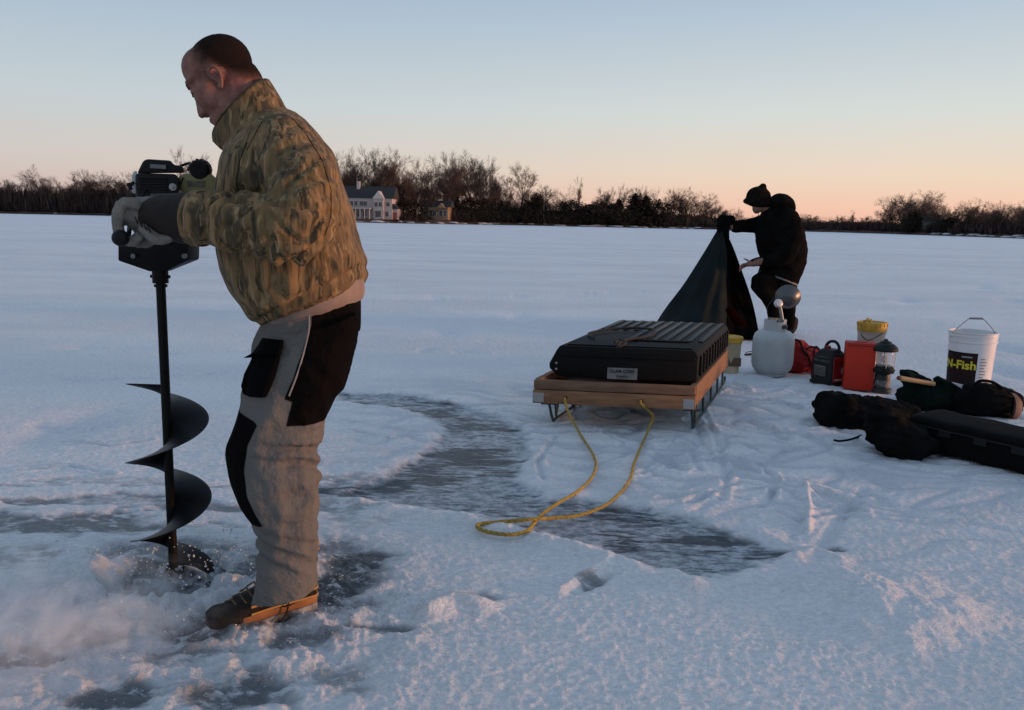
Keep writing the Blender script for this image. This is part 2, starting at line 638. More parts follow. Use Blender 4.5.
def snow_material():
    m = bpy.data.materials.new('snow and lake ice')
    m.use_nodes = True
    nt = m.node_tree
    N, L = nt.nodes, nt.links
    b = N['Principled BSDF']

    def nd(t, **kw):
        k = N.new(t)
        for a, v in kw.items(): setattr(k, a, v)
        return k

    def mth(op, a, c=None, clamp=False):
        k = nd('ShaderNodeMath', operation=op, use_clamp=clamp)
        for idx, v in enumerate((a, c)):
            if v is None: continue
            if isinstance(v, (int, float)): k.inputs[idx].default_value = v
            else: L.new(v, k.inputs[idx])
        return k.outputs[0]
    geo_ = nd('ShaderNodeNewGeometry')

    def nz(scale, stretch=(1, 1, 1), detail=5, rough=.55, dist=0):
        mp = nd('ShaderNodeMapping')
        mp.inputs['Scale'].default_value = stretch
        L.new(geo_.outputs['Position'], mp.inputs[0])
        k = nd('ShaderNodeTexNoise')
        k.inputs['Scale'].default_value = scale
        k.inputs['Detail'].default_value = detail
        k.inputs['Roughness'].default_value = rough
        k.inputs['Distortion'].default_value = dist
        L.new(mp.outputs[0], k.inputs['Vector'])
        return k.outputs[0]

    def att(n):
        k = nd('ShaderNodeAttribute'); k.attribute_name = n
        return k.outputs['Fac']

    def ramp(v, a, c):
        k = nd('ShaderNodeMapRange'); k.interpolation_type = 'SMOOTHSTEP'
        k.inputs['From Min'].default_value = a; k.inputs['From Max'].default_value = c
        L.new(v, k.inputs['Value'])
        return k.outputs[0]

    def mixc(f, a, c):
        k = nd('ShaderNodeMix', data_type='RGBA')
        L.new(f, k.inputs[0]) if not isinstance(f, float) else setattr(k.inputs[0], 'default_value', f)
        for idx, v in ((6, a), (7, c)):
            if isinstance(v, tuple): k.inputs[idx].default_value = (*v, 1)
            else: L.new(v, k.inputs[idx])
        return k.outputs[2]
    big = nz(.35, (1, 2.2, 1), 4)
    fine = nz(34, (1, 1.4, 1), 6, .65)
    snow = mixc(ramp(big, .35, .65), (.80, .81, .83), (.90, .91, .92))
    snow = mixc(ramp(fine, .3, .7), mixc(.55, snow, (.56, .59, .64)), snow)
    # far out on the lake: broad bands of wind crust
    band = nz(.06, (.5, 3.5, 1), 4, .6)
    snow = mixc(mth('MULTIPLY', ramp(band, .45, .62), .35), snow, (.60, .63, .69))
    snow = mixc(mth('MULTIPLY', att('packed'), .62), snow, (.46, .51, .58))
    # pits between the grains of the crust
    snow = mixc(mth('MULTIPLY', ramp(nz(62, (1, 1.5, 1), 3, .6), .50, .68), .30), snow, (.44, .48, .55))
    # cleared ice with wiped frost
    st = nz(3.2, (.9, 3.6, 1), 6, .62, .9)
    st2 = nz(15, (.8, 3.2, 1), 4, .6, .4)
    patchy = mth('MULTIPLY', mth('SUBTRACT', nz(1.5, (1, 1.5, 1), 3), .5), .55)
    frost = ramp(mth('ADD', mth('ADD', mth('MULTIPLY', st, .6), mth('MULTIPLY', st2, .4)), patchy), .40, .50)
    dark = mixc(ramp(nz(9, (1, 1, 1), 3), .3, .7), (.028, .040, .052), (.07, .092, .115))
    icec = mixc(mth('MULTIPLY', frost, .85), dark, mixc(ramp(nz(22, (1, 1.5, 1), 5, .7), .4, .6), (.22, .26, .305), (.56, .61, .67)))
    base = mixc(att('ice'), snow, icec)
    wetn = mth('MULTIPLY', att('wet'), ramp(mth('ADD', nz(11, (1, 2.2, 1), 6, .65), mth('MULTIPLY', att('wet'), .12)), .42, .60), True)
    wetf = mth('MULTIPLY', wetn, .94, True)
    base = mixc(wetf, base, (.030, .040, .050))
    base = mixc(mth('MULTIPLY', mth('MULTIPLY', att('slush'), .45), mth('SUBTRACT', 1.0, wetf)), base, (.46, .52, .58))
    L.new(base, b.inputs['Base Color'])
    # roughness
    rg = nd('ShaderNodeMix', data_type='FLOAT')
    L.new(mth('MAXIMUM', mth('MULTIPLY', att('ice'), .75), wetf), rg.inputs[0])
    rg.inputs[2].default_value = .62
    rg.inputs[3].default_value = .30
    L.new(rg.outputs[0], b.inputs['Roughness'])
    b.inputs['Specular IOR Level'].default_value = .3
    b.inputs['Subsurface Weight'].default_value = 0
    # bump
    hgt = mth('ADD', mth('MULTIPLY', nz(120, (1, 1.3, 1), 4, .7), .35), mth('MULTIPLY', nz(30, (1, 1.6, 1), 6, .6), 1.0))
    hgt = mth('ADD', hgt, mth('MULTIPLY', frost, mth('MULTIPLY', att('ice'), .5)))
    bp = nd('ShaderNodeBump')
    bp.inputs['Strength'].default_value = .9
    bp.inputs['Distance'].default_value = .020
    L.new(hgt, bp.inputs['Height'])
    L.new(bp.outputs[0], b.inputs['Normal'])
    return m


lake = build_ground()

# ================================================================== FAR SHORE
# (picture x, distance from the camera)
SHORE = [(-500, 150), (-300, 240), (-80, 300), (0, 305), (110, 320), (240, 270), (352, 236), (430, 250), (500, 300), (600, 310), (715, 330), (800, 330), (880, 290), (960, 230), (1024, 190), (1150, 165), (1400, 150), (1500, 120)]


def shore_pt(px, off=0.0, z=0.0):
    xs = [s[0] for s in SHORE]
    D = float(np.interp(px, xs, [s[1] for s in SHORE])) + off
    d = ray(px, 222)
    k = Vector((d.x, d.y, 0)) / d.y
    p = k * D
    p.z = z
    return p


def build_shore():
    bm = BM()
    pxs = np.linspace(-500, 1500, 240)
    rows = [(-3, -.3), (0, .05), (1.2, .35), (3, .8), (8, 1.1), (25, 1.6), (90, 3.0), (500, 5.0)]
    grid = []
    for k, (off, z) in enumerate(rows):
        grid.append([bm.verts.new(shore_pt(px, off + (random.uniform(-1.0, 1.0) if 0 < k < 4 else 0), z + (random.uniform(-.22, .3) if 0 < k < 6 else 0))) for px in pxs])
    for a, b_ in zip(grid[:-1], grid[1:]):
        for i in range(len(pxs) - 1):
            bm.faces.new((a[i], a[i + 1], b_[i + 1], b_[i]))
    m = mat('shore earth', (.10, .058, .040), .95, noise=.25, color2=(.040, .026, .022), bump=(.8, 1, .5))
    o = obj('shore_bank', bm, m, None, True, None)
    tag(o, 'low brown bank of the far shore below the trees', None, None, 'structure')
    # snow lying on rocks, docks and lawn at the water line
    bm = BM()
    for px in list(np.random.RandomState(5).uniform(-60, 130, 26)) + list(np.random.RandomState(6).uniform(330, 700, 90)) + list(np.random.RandomState(8).uniform(930, 1080, 40)):
        p = shore_pt(px, random.uniform(-.4, 5), 0)
        s = random.uniform(.4, 1.6)
        ball(bm, (p.x, p.y, .15 + random.uniform(0, .5)), Vector((s * random.uniform(.8, 2.4), 0, 0)), Vector((0, s, 0)), Vector((0, 0, s * .22)), 7, 4)
    o = obj('snow_patches', bm, mat('shore snow', (.55, .55, .60), .9), None, True, None)
    tag(o, 'patches of snow lying along the far shore', None, None, 'stuff')


build_shore()


# ------------------------------------------------------------------ trees
bark = mat('bare bark', (.060, .042, .036), .9, noise=2, color2=(.032, .024, .022))
twigm = mat('twig bark', (.080, .050, .040), .9)
dark_leaf = mat('evergreen needles', (.045, .036, .028), .95, spec=.05, noise=.8, color2=(.024, .021, .017))
brushm = mat('winter brush', (.075, .052, .044), .95, spec=.05, noise=.3, color2=(.034, .026, .025))


def cone_seg(V, F, a, b, ra, rb, n=3):
    t = (b - a)
    if t.length < 1e-5: return
    t.normalize()
    s = t.cross(Vector((.3, .9, .1)))
    if s.length < .1: s = t.cross(Vector((1, 0, 0)))
    s.normalize()
    q = t.cross(s)
    i0 = len(V)
    for c, r in ((a, ra), (b, rb)):
        for k in range(n):
            an = 2 * math.pi * k / n
            V.append(c + (s * math.cos(an) + q * math.sin(an)) * r)
    for k in range(n):
        k2 = (k + 1) % n
        F.append((i0 + k, i0 + k2, i0 + n + k2, i0 + n + k))


def bare_tree(seed, H=16, spread=.55, low=.25, levels=5, stems=1, up=.35, kids=(3, 5)):
    """returns trunk data and crown data: V,F lists"""
    rng = random.Random(seed)
    TV, TF, CV, CF = [], [], [], []

    def grow(p, d, L, r, lev):
        n = 4 if lev == 0 else 3
        pts = [p]
        dd = d.copy()
        for k in range(n):
            dd = (dd + Vector((rng.gauss(0, .13), rng.gauss(0, .13), rng.gauss(0, .07) + up * .12))).normalized()
            pts.append(pts[-1] + dd * L / n)
        for k in range(n):
            r1, r2 = r * (1 - .55 * k / n), r * (1 - .55 * (k + 1) / n)
            if lev <= 1: cone_seg(TV, TF, pts[k], pts[k + 1], r1, r2, 6 if lev == 0 else 4)
            else: cone_seg(CV, CF, pts[k], pts[k + 1], max(r1, .011), max(r2, .008), 3)
        if lev >= levels: return
        nk = rng.randint(*kids) + (3 if lev == 0 else 0) + (2 if lev >= levels - 2 else 0)
        for k in range(nk):
            t = rng.uniform(low if lev == 0 else .2, 1.0)
            q = min(int(t * n), n - 1)
            pos = pts[q].lerp(pts[q + 1], t * n - q)
            ax = (pts[q + 1] - pts[q]).normalized()
            az = rng.uniform(0, 2 * math.pi)
            s = ax.orthogonal().normalized()
            s = Matrix.Rotation(az, 3, ax) @ s
            ang = rng.uniform(.45, 1.0) * spread * 1.5
            nd_ = (ax * math.cos(ang) + s * math.sin(ang) + Vector((0, 0, up * .5))).normalized()
            grow(pos, nd_, L * rng.uniform(.48, .72), r * (1 - .5 * t) * .55, lev + 1)
    for s_ in range(stems):
        a = rng.uniform(0, 6.28)
        tilt = 0 if stems == 1 else rng.uniform(.1, .35)
        d = Vector((math.cos(a) * tilt, math.sin(a) * tilt, 1)).normalized()
        grow(Vector((math.cos(a) * .3 * (stems > 1), math.sin(a) * .3 * (stems > 1), -.3)), d, H * .56, H * .016, 0)
    zs = sorted(v.z for v in CV)
    zmax = zs[int(len(zs) * .985)]
    k = H / zmax
    for A in (TV, CV):
        for v in A: v *= k
    return (TV, TF), (CV, CF)


def mk(name, VF):
    me = bpy.data.meshes.new(name)
    me.from_pydata([tuple(v) for v in VF[0]], [], VF[1])
    me.update()
    return me


VAR = []
specs = [(11, 16, .55, .25, 5, 1, .35, (3, 5)), (12, 16, .42, .18, 5, 2, .5, (3, 5)), (13, 16, .66, .30, 5, 1, .25, (3, 5)), (14, 16, .5, .40, 5, 1, .45, (3, 4)),
         (15, 16, .6, .12, 5, 3, .35, (3, 4)), (16, 16, .38, .5, 5, 1, .6, (3, 4)), (17, 16, .75, .35, 5, 1, .15, (3, 4))]
for s in specs:
    a, b_ = bare_tree(*s)
    VAR.append((mk('trunk', a), mk('crown', b_)))
    for me_, mm in zip(VAR[-1], (bark, twigm)): me_.materials.append(mm)


def ever_mesh(seed, shape):
    rng = random.Random(seed)
    V, F = [], []
    n = 3000
    for k in range(n):
        z = rng.random() ** .8
        if shape == 'cone': rad = (1 - z) * .30 + .02
        else: rad = .48 * math.sin(math.pi * min(1, z * .85 + .12)) ** .6
        a = rng.uniform(0, 6.28)
        rad *= (1 + .34 * math.sin(a * 3 + seed + z * 9) + .25 * math.sin(a * 7 + z * 17)) * (.35 + 1.0 * rng.random() ** .8)
        z = z * (1 + .12 * math.sin(a * 2 + seed) * math.cos(a * 5)) - .22 * rng.random() ** 3
        c = Vector((math.cos(a) * rad, math.sin(a) * rad, .04 + z * .96))
        s = rng.uniform(.018, .05)
        d1 = Vector((rng.gauss(0, 1), rng.gauss(0, 1), rng.gauss(0, .7))).normalized() * s
        d2 = Vector((rng.gauss(0, 1), rng.gauss(0, 1), rng.gauss(0, .7))).normalized() * s
        i = len(V)
        V += [c - d1, c + d1, c + d2 * 1.5]
        F.append((i, i + 1, i + 2))
    me = mk('crown', (V, F))
    me.materials.append(dark_leaf)
    tv, tf = [], []
    cone_seg(tv, tf, Vector((0, 0, -.02)), Vector((0, 0, .8)), .025, .008, 6)
    t = mk('trunk', (tv, tf))
    t.materials.append(bark)
    return t, me


EV = [ever_mesh(1, 'cone'), ever_mesh(2, 'bush'), ever_mesh(3, 'bush')]


def plant_tree(name, meshes, pos, H, label, cat, group, wide=1.0, base=1.0):
    r = empty(name, pos, label, cat, group, random.uniform(0, 6.28))
    for nm, me in zip(('trunk', 'crown'), meshes):
        o = bpy.data.objects.new(nm, me)
        COL.objects.link(o)
        o.parent = r
    s = H / base
    r.scale = (s * wide, s * wide, s)
    return r


def horizon_y(px): return 210.5 + .0227 * px


# picture x, top y, distance beyond the water line, variant, width factor, (label or None)
TREES = [
    (8, 182, 14, 1, 1.2, None), (30, 171, 20, 0, 1.3, 'bare tree rising above the left shore brush, beside the picture edge'), (52, 180, 12, 4, 1.3, None), (70, 186, 10, 2, 1.4, None), (84, 176, 16, 1, 1.5, None),
    (98, 175, 12, 4, 1.5, None), (112, 177, 18, 0, 1.4, None), (124, 175, 14, 4, 1.5, None), (138, 180, 12, 2, 1.3, None), (178, 152, 10, 3, 1.2, 'lone round-crowned bare tree seen just above the auger engine'),
    (205, 178, 14, 1, 1.2, None), (225, 172, 14, 4, 1.2, None), (-25, 178, 14, 0, 1.3, None),
    (340, 160, 24, 1, 1.3, None), (352, 158, 28, 0, 1.2, None), (366, 155, 26, 1, 1.3, 'tallest bare tree directly above the dark roof of the white house'), (378, 157, 30, 4, 1.2, None), (388, 160, 22, 0, 1.2, None),
    (400, 166, 22, 1, 1.1, None), (414, 163, 24, 3, 1.1, None), (427, 170, 20, 2, 1.0, None), (440, 168, 18, 0, 1.1, None), (452, 162, 18, 1, 1.2, None), (462, 160, 16, 4, 1.2, 'broad multi-stemmed bare tree between the tan house and the lone round tree'),
    (474, 161, 18, 0, 1.2, None), (484, 164, 16, 1, 1.1, None), (494, 176, 14, 4, 1.1, None), (518, 168, 12, 3, 1.5, 'lone fan-shaped bare tree rising clear of its neighbours in the middle of the shore'), (532, 184, 12, 4, 1.2, None),
    (506, 190, 12, 2, 1.2, None), (541, 188, 14, 1, 1.0, None), (554, 192, 16, 2, 1.2, None), (565, 190, 14, 2, 1.3, 'small leaning bare tree with wide low limbs right of the white pole'), (578, 180, 14, 5, .8, 'thin upright bare tree right of the white pole'),
    (596, 190, 16, 3, 1.1, None), (606, 192, 16, 0, 1.2, None), (620, 187, 18, 3, .9, None), (634, 192, 14, 4, 1.1, None), (640, 190, 16, 1, 1.0, None), (650, 192, 16, 2, 1.0, None),
    (672, 192, 14, 1, 1.0, None), (681, 191, 12, 4, 1.1, None), (692, 193, 14, 0, 1.2, None), (700, 196, 12, 4, 1.2, None), (710, 200, 12, 2, 1.3, None), (724, 208, 14, 4, 1.3, None), (740, 210, 14, 0, 1.3, None),
    (852, 211, 14, 5, .9, 'small lone bare tree poking above the flat far treeline'), (895, 199, 16, 4, 1.4, None), (905, 197, 12, 1, 1.4, None), (916, 195, 10, 4, 1.6, 'broad round bare tree standing highest on the right shore'), (928, 196, 12, 0, 1.6, None), (940, 199, 10, 4, 1.3, None),
    (957, 204, 10, 2, 1.3, None), (966, 202, 12, 4, 1.4, 'dense round bare tree second highest on the right shore'), (980, 208, 10, 1, 1.3, None), (994, 206, 12, 4, 1.3, None), (1004, 205, 10, 0, 1.3, None), (1016, 203, 9, 4, 1.4, None), (1030, 202, 10, 1, 1.4, None), (1050, 200, 10, 0, 1.3, None),
]
NFRONT = len(TREES)
_rt = random.Random(77)
for px in np.arange(-60, 240, 12): TREES.append((px + _rt.uniform(-4, 4), 187 + _rt.uniform(-5, 6), 30 + _rt.uniform(0, 20), _rt.choice([1, 4, 0]), 1.5, None))
for px in np.arange(345, 720, 17): TREES.append((px + _rt.uniform(-4, 4), np.interp(px, [345, 480, 520, 720], [181, 186, 200, 211]) + _rt.uniform(-6, 6), 34 + _rt.uniform(0, 20), _rt.choice([1, 4, 0, 2]), 1.3, None))
for px in np.arange(725, 890, 9): TREES.append((px + _rt.uniform(-4, 4), 217 + _rt.uniform(-3, 2), 12 + _rt.uniform(0, 16), _rt.choice([1, 4]), 1.7, None))
for px in np.arange(885, 1080, 11): TREES.append((px + _rt.uniform(-4, 4), 211 + _rt.uniform(-4, 4), 16 + _rt.uniform(0, 16), _rt.choice([1, 4, 0]), 1.6, None))


def shore_section(px):
    if px < 160: return 'bare tree among the brush on the left shore, behind the auger', 'bare trees on the left shore'
    if px < 345: return 'bare tree on the far shore hidden behind the camouflage jacket', 'bare trees behind the worker'
    if px < 400: return 'tall bare tree standing behind the white house', 'bare trees behind the white house'
    if px < 505: return 'bare tree behind and right of the tan house', 'bare trees round the tan house'
    if px < 660: return 'bare tree among dark evergreens right of the lone fan-shaped tree', 'bare trees in the middle of the far shore'
    if px < 730: return 'rounded bare tree at the low end of the shore left of the stooping person', 'bare trees left of the stooping person'
    if px < 885: return 'low bare tree in the flat distant treeline right of the stooping person', 'bare trees of the flat distant treeline'
    return 'bare tree in the thick growth on the right shore', 'bare trees on the right shore'


ORD = ['first', 'second', 'third', 'fourth', 'fifth', 'sixth', 'seventh', 'eighth', 'ninth', 'tenth', 'eleventh', 'twelfth', 'thirteenth', 'fourteenth', 'fifteenth', 'sixteenth', 'seventeenth', 'eighteenth', 'nineteenth', 'twentieth']
_front = {}
for k, (px, top, off, v, w, lab) in enumerate(TREES[:NFRONT]):
    if lab is None and -10 < px < 1024: _front.setdefault(shore_section(px)[1], []).append((px, k))
_ordinal = {k: ORD[i] for lst in _front.values() for i, (px, k) in enumerate(sorted(lst))}
for k, (px, top, off, v, w, lab) in enumerate(TREES):
    p = shore_pt(px, off, 1.2)
    Hh = (horizon_y(px) - top) * mpp(p) + CAM_H - 1.2
    if Hh < 2: continue
    l, g = shore_section(px)
    if lab is None and k in _ordinal: lab2 = _ordinal[k] + ' from the left of the taller ' + g
    elif lab is None: lab2 = 'lower ' + l.replace('tall ', '')
    else: lab2 = lab
    plant_tree('bare_tree', VAR[v], p, Hh, lab2, 'tree', None if lab else g, w * random.uniform(.9, 1.1), 16)

EVER = [(500, 203, 8, 1, 1.3), (538, 196, 6, 2, 1.0), (528, 203, 6, 1, 1.2), (521, 208, 5, 2, 1.4), (570, 202, 6, 1, 1.8), (585, 206, 6, 2, 1.6), (600, 203, 6, 1, 1.7), (618, 201, 6, 0, 1.5), (612, 205, 5, 2, 1.5),
        (634, 196, 6, 0, 1.5), (645, 198, 6, 0, 1.6), (657, 202, 6, 1, 1.3), (404, 200, 8, 1, 1.3), (414, 201, 9, 2, 1.5), (457, 203, 8, 1, 1.4), (470, 199, 8, 2, 1.5), (484, 201, 8, 1, 1.4), (918, 213, 5, 2, 1.5), (950, 219, 6, 1, 2.0), (350, 190, 22, 1, 1.3)]
for k, (px, top, off, v, w) in enumerate(EVER):
    p = shore_pt(px, off, 1.0)
    Hh = (horizon_y(px) - top) * mpp(p) + CAM_H - 1.0
    side = sorted(e[0] for e in EVER if (400 < e[0] < 495) == (400 < px < 495) and (495 < e[0] < 545) == (495 < px < 545) and (545 < e[0] < 700) == (545 < px < 700) and (e[0] > 900) == (px > 900) and e[0] != 350)
    if px < 495: g = 'evergreens beside the tan house'
    elif px < 545: g = 'evergreens left of the white pole'
    elif px < 700: g = 'evergreens right of the white pole'
    else: g = 'evergreens on the right shore'
    if px == 350: l, g = 'dark evergreen close behind the white house', None
    else: l = ORD[side.index(px)] + ' from the left of the dark ' + g
    plant_tree('evergreen_tree', EV[v], p, Hh, l, 'tree', g, w, 1.0)


def thicket():
    rng = random.Random(9)
    V, F = [], []
    for k in range(7000):
        px = rng.uniform(-120, 1120)
        top = np.interp(px, [-120, 130, 230, 345, 352, 425, 450, 520, 700, 740, 800, 880, 960, 1120], [186, 188, 192, 198, 211, 213, 206, 206, 212, 219.5, 220, 220, 219, 216])
        off = rng.uniform(3, 34)
        if 340 < px < 402 or 424 < px < 450: off = rng.uniform(17, 40)
        p = shore_pt(px, off, .6)
        hh = max(1.2, (horizon_y(px) - top) * mpp(p) + .2) * rng.uniform(.45, 1.12)
        for j in range(16):
            a = rng.uniform(0, 6.28)
            rr2 = rng.uniform(0, 1.6)
            b0 = p + Vector((math.cos(a) * rr2, math.sin(a) * rr2, 0))
            t = b0 + Vector((rng.gauss(0, .9), rng.gauss(0, .9), hh * rng.uniform(.55, 1.0)))
            w = rng.uniform(.06, .20)
            mid = b0.lerp(t, .5) + Vector((w * 2.2 * rng.choice((-1, 1)), rng.uniform(-.4, .4), 0))
            i = len(V)
            V += [b0 + Vector((w, 0, 0)), b0 - Vector((w, 0, 0)), mid, t]
            F += [(i, i + 2, i + 3), (i + 1, i + 2, i + 3)]
    me = mk('shoreline_brush', (V, F))
    o = link_mesh('shoreline_brush', me, None, brushm, False)
    tag(o, 'dense tangle of leafless brush along the far shore', None, None, 'stuff')


thicket()

# a darker wood far behind, where the shore runs away on the right


# ------------------------------------------------------------------ houses
siding = mat('white siding', (.44, .37, .35), .85, noise=.6, color2=(.36, .31, .29))
tansid = mat('tan siding', (.34, .22, .13), .85, noise=.5)
roofm = mat('dark shingles', (.030, .030, .036), .9, noise=2)
glassm = mat('house window glass', (.03, .035, .045), .15, spec=.6)
trimm = mat('white trim', (.48, .42, .39), .75)
brickm = mat('red door paint', (.25, .07, .06), .7)


def gable_roof(bm, x0, x1, y0, y1, z, h, along='x', ov=.4):
    if along == 'x':
        a = [(x0 - ov, y0 - ov, z), (x1 + ov, y0 - ov, z), (x1 + ov, y1 + ov, z), (x0 - ov, y1 + ov, z), (x0 - ov, (y0 + y1) / 2, z + h), (x1 + ov, (y0 + y1) / 2, z + h)]
        f = [(0, 1, 5, 4), (2, 3, 4, 5), (0, 4, 3), (1, 2, 5), (0, 3, 2, 1)]
    else:
        a = [(x0 - ov, y0 - ov, z), (x1 + ov, y0 - ov, z), (x1 + ov, y1 + ov, z), (x0 - ov, y1 + ov, z), ((x0 + x1) / 2, y0 - ov, z + h), ((x0 + x1) / 2, y1 + ov, z + h)]
        f = [(0, 4, 5, 3), (1, 2, 5, 4), (0, 1, 4), (2, 3, 5), (0, 3, 2, 1)]
    vs = [bm.verts.new(p) for p in a]
    for k in f: bm.faces.new([vs[i] for i in k])


def window(parent, x, y, z, w, h, name='window'):
    bm = BM()
    add_box(bm, (x, y - .04, z), (w + .24, .10, h + .24))
    f = obj(name, bm, trimm, parent, False)
    bm = BM()
    add_box(bm, (x - w / 4, y - .10, z), (w / 2 - .05, .06, h))
    add_box(bm, (x + w / 4, y - .10, z), (w / 2 - .05, .06, h))
    obj('pane', bm, glassm, f, False)


def white_house():
    # local: x along the front, y away from the lake
    p = shore_pt(371, 6, 1.1)
    k = mpp(p)
    W = 52 * k
    t = empty('lake_house', p, 'white two-storey house with a dark roof, chimney and gabled front on the far shore', 'house', None, R(-4))
    def X(px): return (px - 371) * k
    z1 = 3.1
    bm = BM(); add_box(bm, (X(361), 5, z1), (X(392) - X(330), 9, 2 * z1)); obj('wall', bm, siding, t, False)
    bm = BM(); add_box(bm, (X(394.5), 5, 1.6), (5 * k, 7, 3.2)); obj('side_wing', bm, siding, t, False)
    bm = BM(); gable_roof(bm, X(330), X(392), .5, 9.5, 2 * z1, 3.7)
    rf = obj('roof', bm, roofm, t, False)
    bm = BM(); add_box(bm, (X(355), 4.2, 2 * z1 + 3.5), (.9, .9, 3.2)); obj('chimney', bm, siding, rf, False)
    bm = BM(); gable_roof(bm, X(374), X(384.5), -.9, 4.4, 2 * z1 - .1, 2.3, 'y', .25); obj('gable', bm, trimm, rf, False)
    bm = BM(); add_box(bm, (X(379.2), -.18, z1 - .06), (10 * k, 1.3, 2 * z1 - .12)); obj('front_bay', bm, siding, t, False)
    bm = BM()
    vs = [bm.verts.new(v) for v in ((X(391), .8, 3.2), (X(398), .8, 3.2), (X(398), 9, 3.2), (X(391), 9, 3.2), (X(391), .8, 5.0), (X(391), 9, 5.0))]
    for f in ((0, 1, 4), (1, 2, 5, 4), (2, 3, 5), (0, 3, 2, 1), (0, 4, 5, 3)): bm.faces.new([vs[i] for i in f])
    obj('wing_roof', bm, roofm, t, False)
    # porch with columns
    bm = BM(); add_box(bm, (X(362), -.85, 3.15), (20 * k, 2.6, .3)); pr = obj('porch_roof', bm, trimm, t, False)
    for px in (353, 357, 361.5, 366, 371): 
        bm = BM(); lathe(bm, [(.22, 0), (.16, .2), (.15, 2.8), (.2, 3.0)], (X(px), -1.9, 0), 8); obj('column', bm, trimm, pr)
    for px in (340, 345, 351, 355.5, 361, 365): window(t, X(px), .45, 4.6, 1.1, 1.3)
    for px in (340, 345, 352, 358, 364): window(t, X(px), .45, 1.6, 1.1, 1.7)
    window(t, X(377), -.88, 4.4, 1.0, 1.3); window(t, X(381.3), -.88, 4.4, 1.0, 1.3); window(t, X(388), .45, 4.5, 1.1, 1.2)
    window(t, X(379), -.88, 1.6, 1.8, 1.8); window(t, X(387), .45, 1.6, 1.0, 1.5)
    bm = BM(); add_box(bm, (X(394), 1.42, 1.1), (1.3, .12, 2.1)); obj('door', bm, brickm, t, False)


def tan_house():
    p = shore_pt(437, 12, 1.3)
    k = mpp(p)
    t = empty('lake_house', p, 'small tan house with low dark roof, right of the white house', 'house', None, R(-6))
    def X(px): return (px - 437) * k
    bm = BM(); add_box(bm, (X(438), 4, 2.1), (20 * k, 8, 4.2)); obj('wall', bm, tansid, t, False)
    bm = BM(); gable_roof(bm, X(420), X(449), .2, 8, 4.2, 2.2, 'x', .5); obj('roof', bm, roofm, t, False)
    bm = BM(); add_box(bm, (X(424), 4, 1.9), (8 * k, 7, 3.8)); obj('garage_wing', bm, mat('grey green siding', (.06, .075, .08), .9), t, False)
    bm = BM(); gable_roof(bm, X(438), X(445), -.8, 4, 3.9, 1.5, 'y', .3); obj('dormer', bm, tansid, t, False)
    for px in (431, 434.5, 441, 445.5): window(t, X(px), -.05, 2.2, 1.0, 1.8)


def low_house(px, w, col, lab):
    p = shore_pt(px, 9, 1.2)
    k = mpp(p)
    t = empty('lake_house', p, lab, 'house', None, R(3))
    bm = BM(); add_box(bm, (0, 3, 1.5), (w * k, 6, 3.0)); obj('wall', bm, col, t, False)
    bm = BM(); gable_roof(bm, -w * k / 2, w * k / 2, 0, 6, 3.0, 2.0); obj('roof', bm, roofm, t, False)
    for q in (-.3, 0, .3): window(t, q * w * k, -.05, 1.6, .9, 1.2)


white_house()
tan_house()
low_house(596, 16, mat('brown siding', (.07, .04, .035), .9), 'low dark brown house among evergreens in the middle of the far shore')
low_house(576, 13, mat('tan cedar siding', (.16, .10, .075), .9), 'small low tan house just right of the white pole')
low_house(668, 11, mat('grey siding', (.12, .10, .10), .9), 'small grey house under the bare trees left of the raised shelter cloth')
low_house(938, 10, mat('weathered siding', (.085, .075, .065), .9), 'low grey-brown cabin under the broad round tree on the right shore')

p = shore_pt(543.5, 3, .9)
fp = empty('flagpole', p, 'thin white pole standing at the far water line', 'pole')
Hh = 27 * mpp(p)
bm = BM(); tube(bm, [(0, 0, 0), (0, 0, Hh)], [.10, .07], 8); obj('pole', bm, mat('pole paint', (.30, .29, .30), .6), fp)
bm = BM(); ball(bm, (0, 0, Hh + .1), .16, n=10, m=6); obj('finial', bm, mat('pole ball', (.4, .38, .35), .4), fp)


# ================================================================== NEAR PERSON
def attr(me, name, vals):
    at = me.attributes.new(name, 'FLOAT', 'POINT')
    at.data.foreach_set('value', np.asarray(vals, dtype=np.float32))


def PR(px, py, Y, rpx):
    p = P(px, py, Y)
    return p, rpx * mpp(p)


YM = 2.27                                   # middle plane of the worker
BODY = P(290, 330, YM)
FOOT = G(285, 612)
man = bpy.data.objects.new('person', None)   # replaced by the body mesh below


def to_local(me, root):
    me.transform(Matrix.Translation(root).inverted())
    return me


# ---- head in its own frame -------------------------------------------------
HC = P(219, 72, YM)
HS = mpp(HC)
c37, s37 = .80, .60
HF = (_r * (-c37) - _u * s37)            # towards the face
HU = (_r * (-s37) + _u * c37)            # crown   (picture: up-left)
HU = _r * (-s37) + _u * c37
HF = _r * (-c37) - _u * s37
HSide = HF.cross(HU).normalized()
if HSide.y > 0: HSide = -HSide           # towards the camera


def H(f, u, s=0.0): return HC + HF * f + HU * u + HSide * s


def ell(bm, c, af, au, as_, n=24, m=16):
    ball(bm, H(*c), HF * af, HSide * as_, HU * au, n, m)


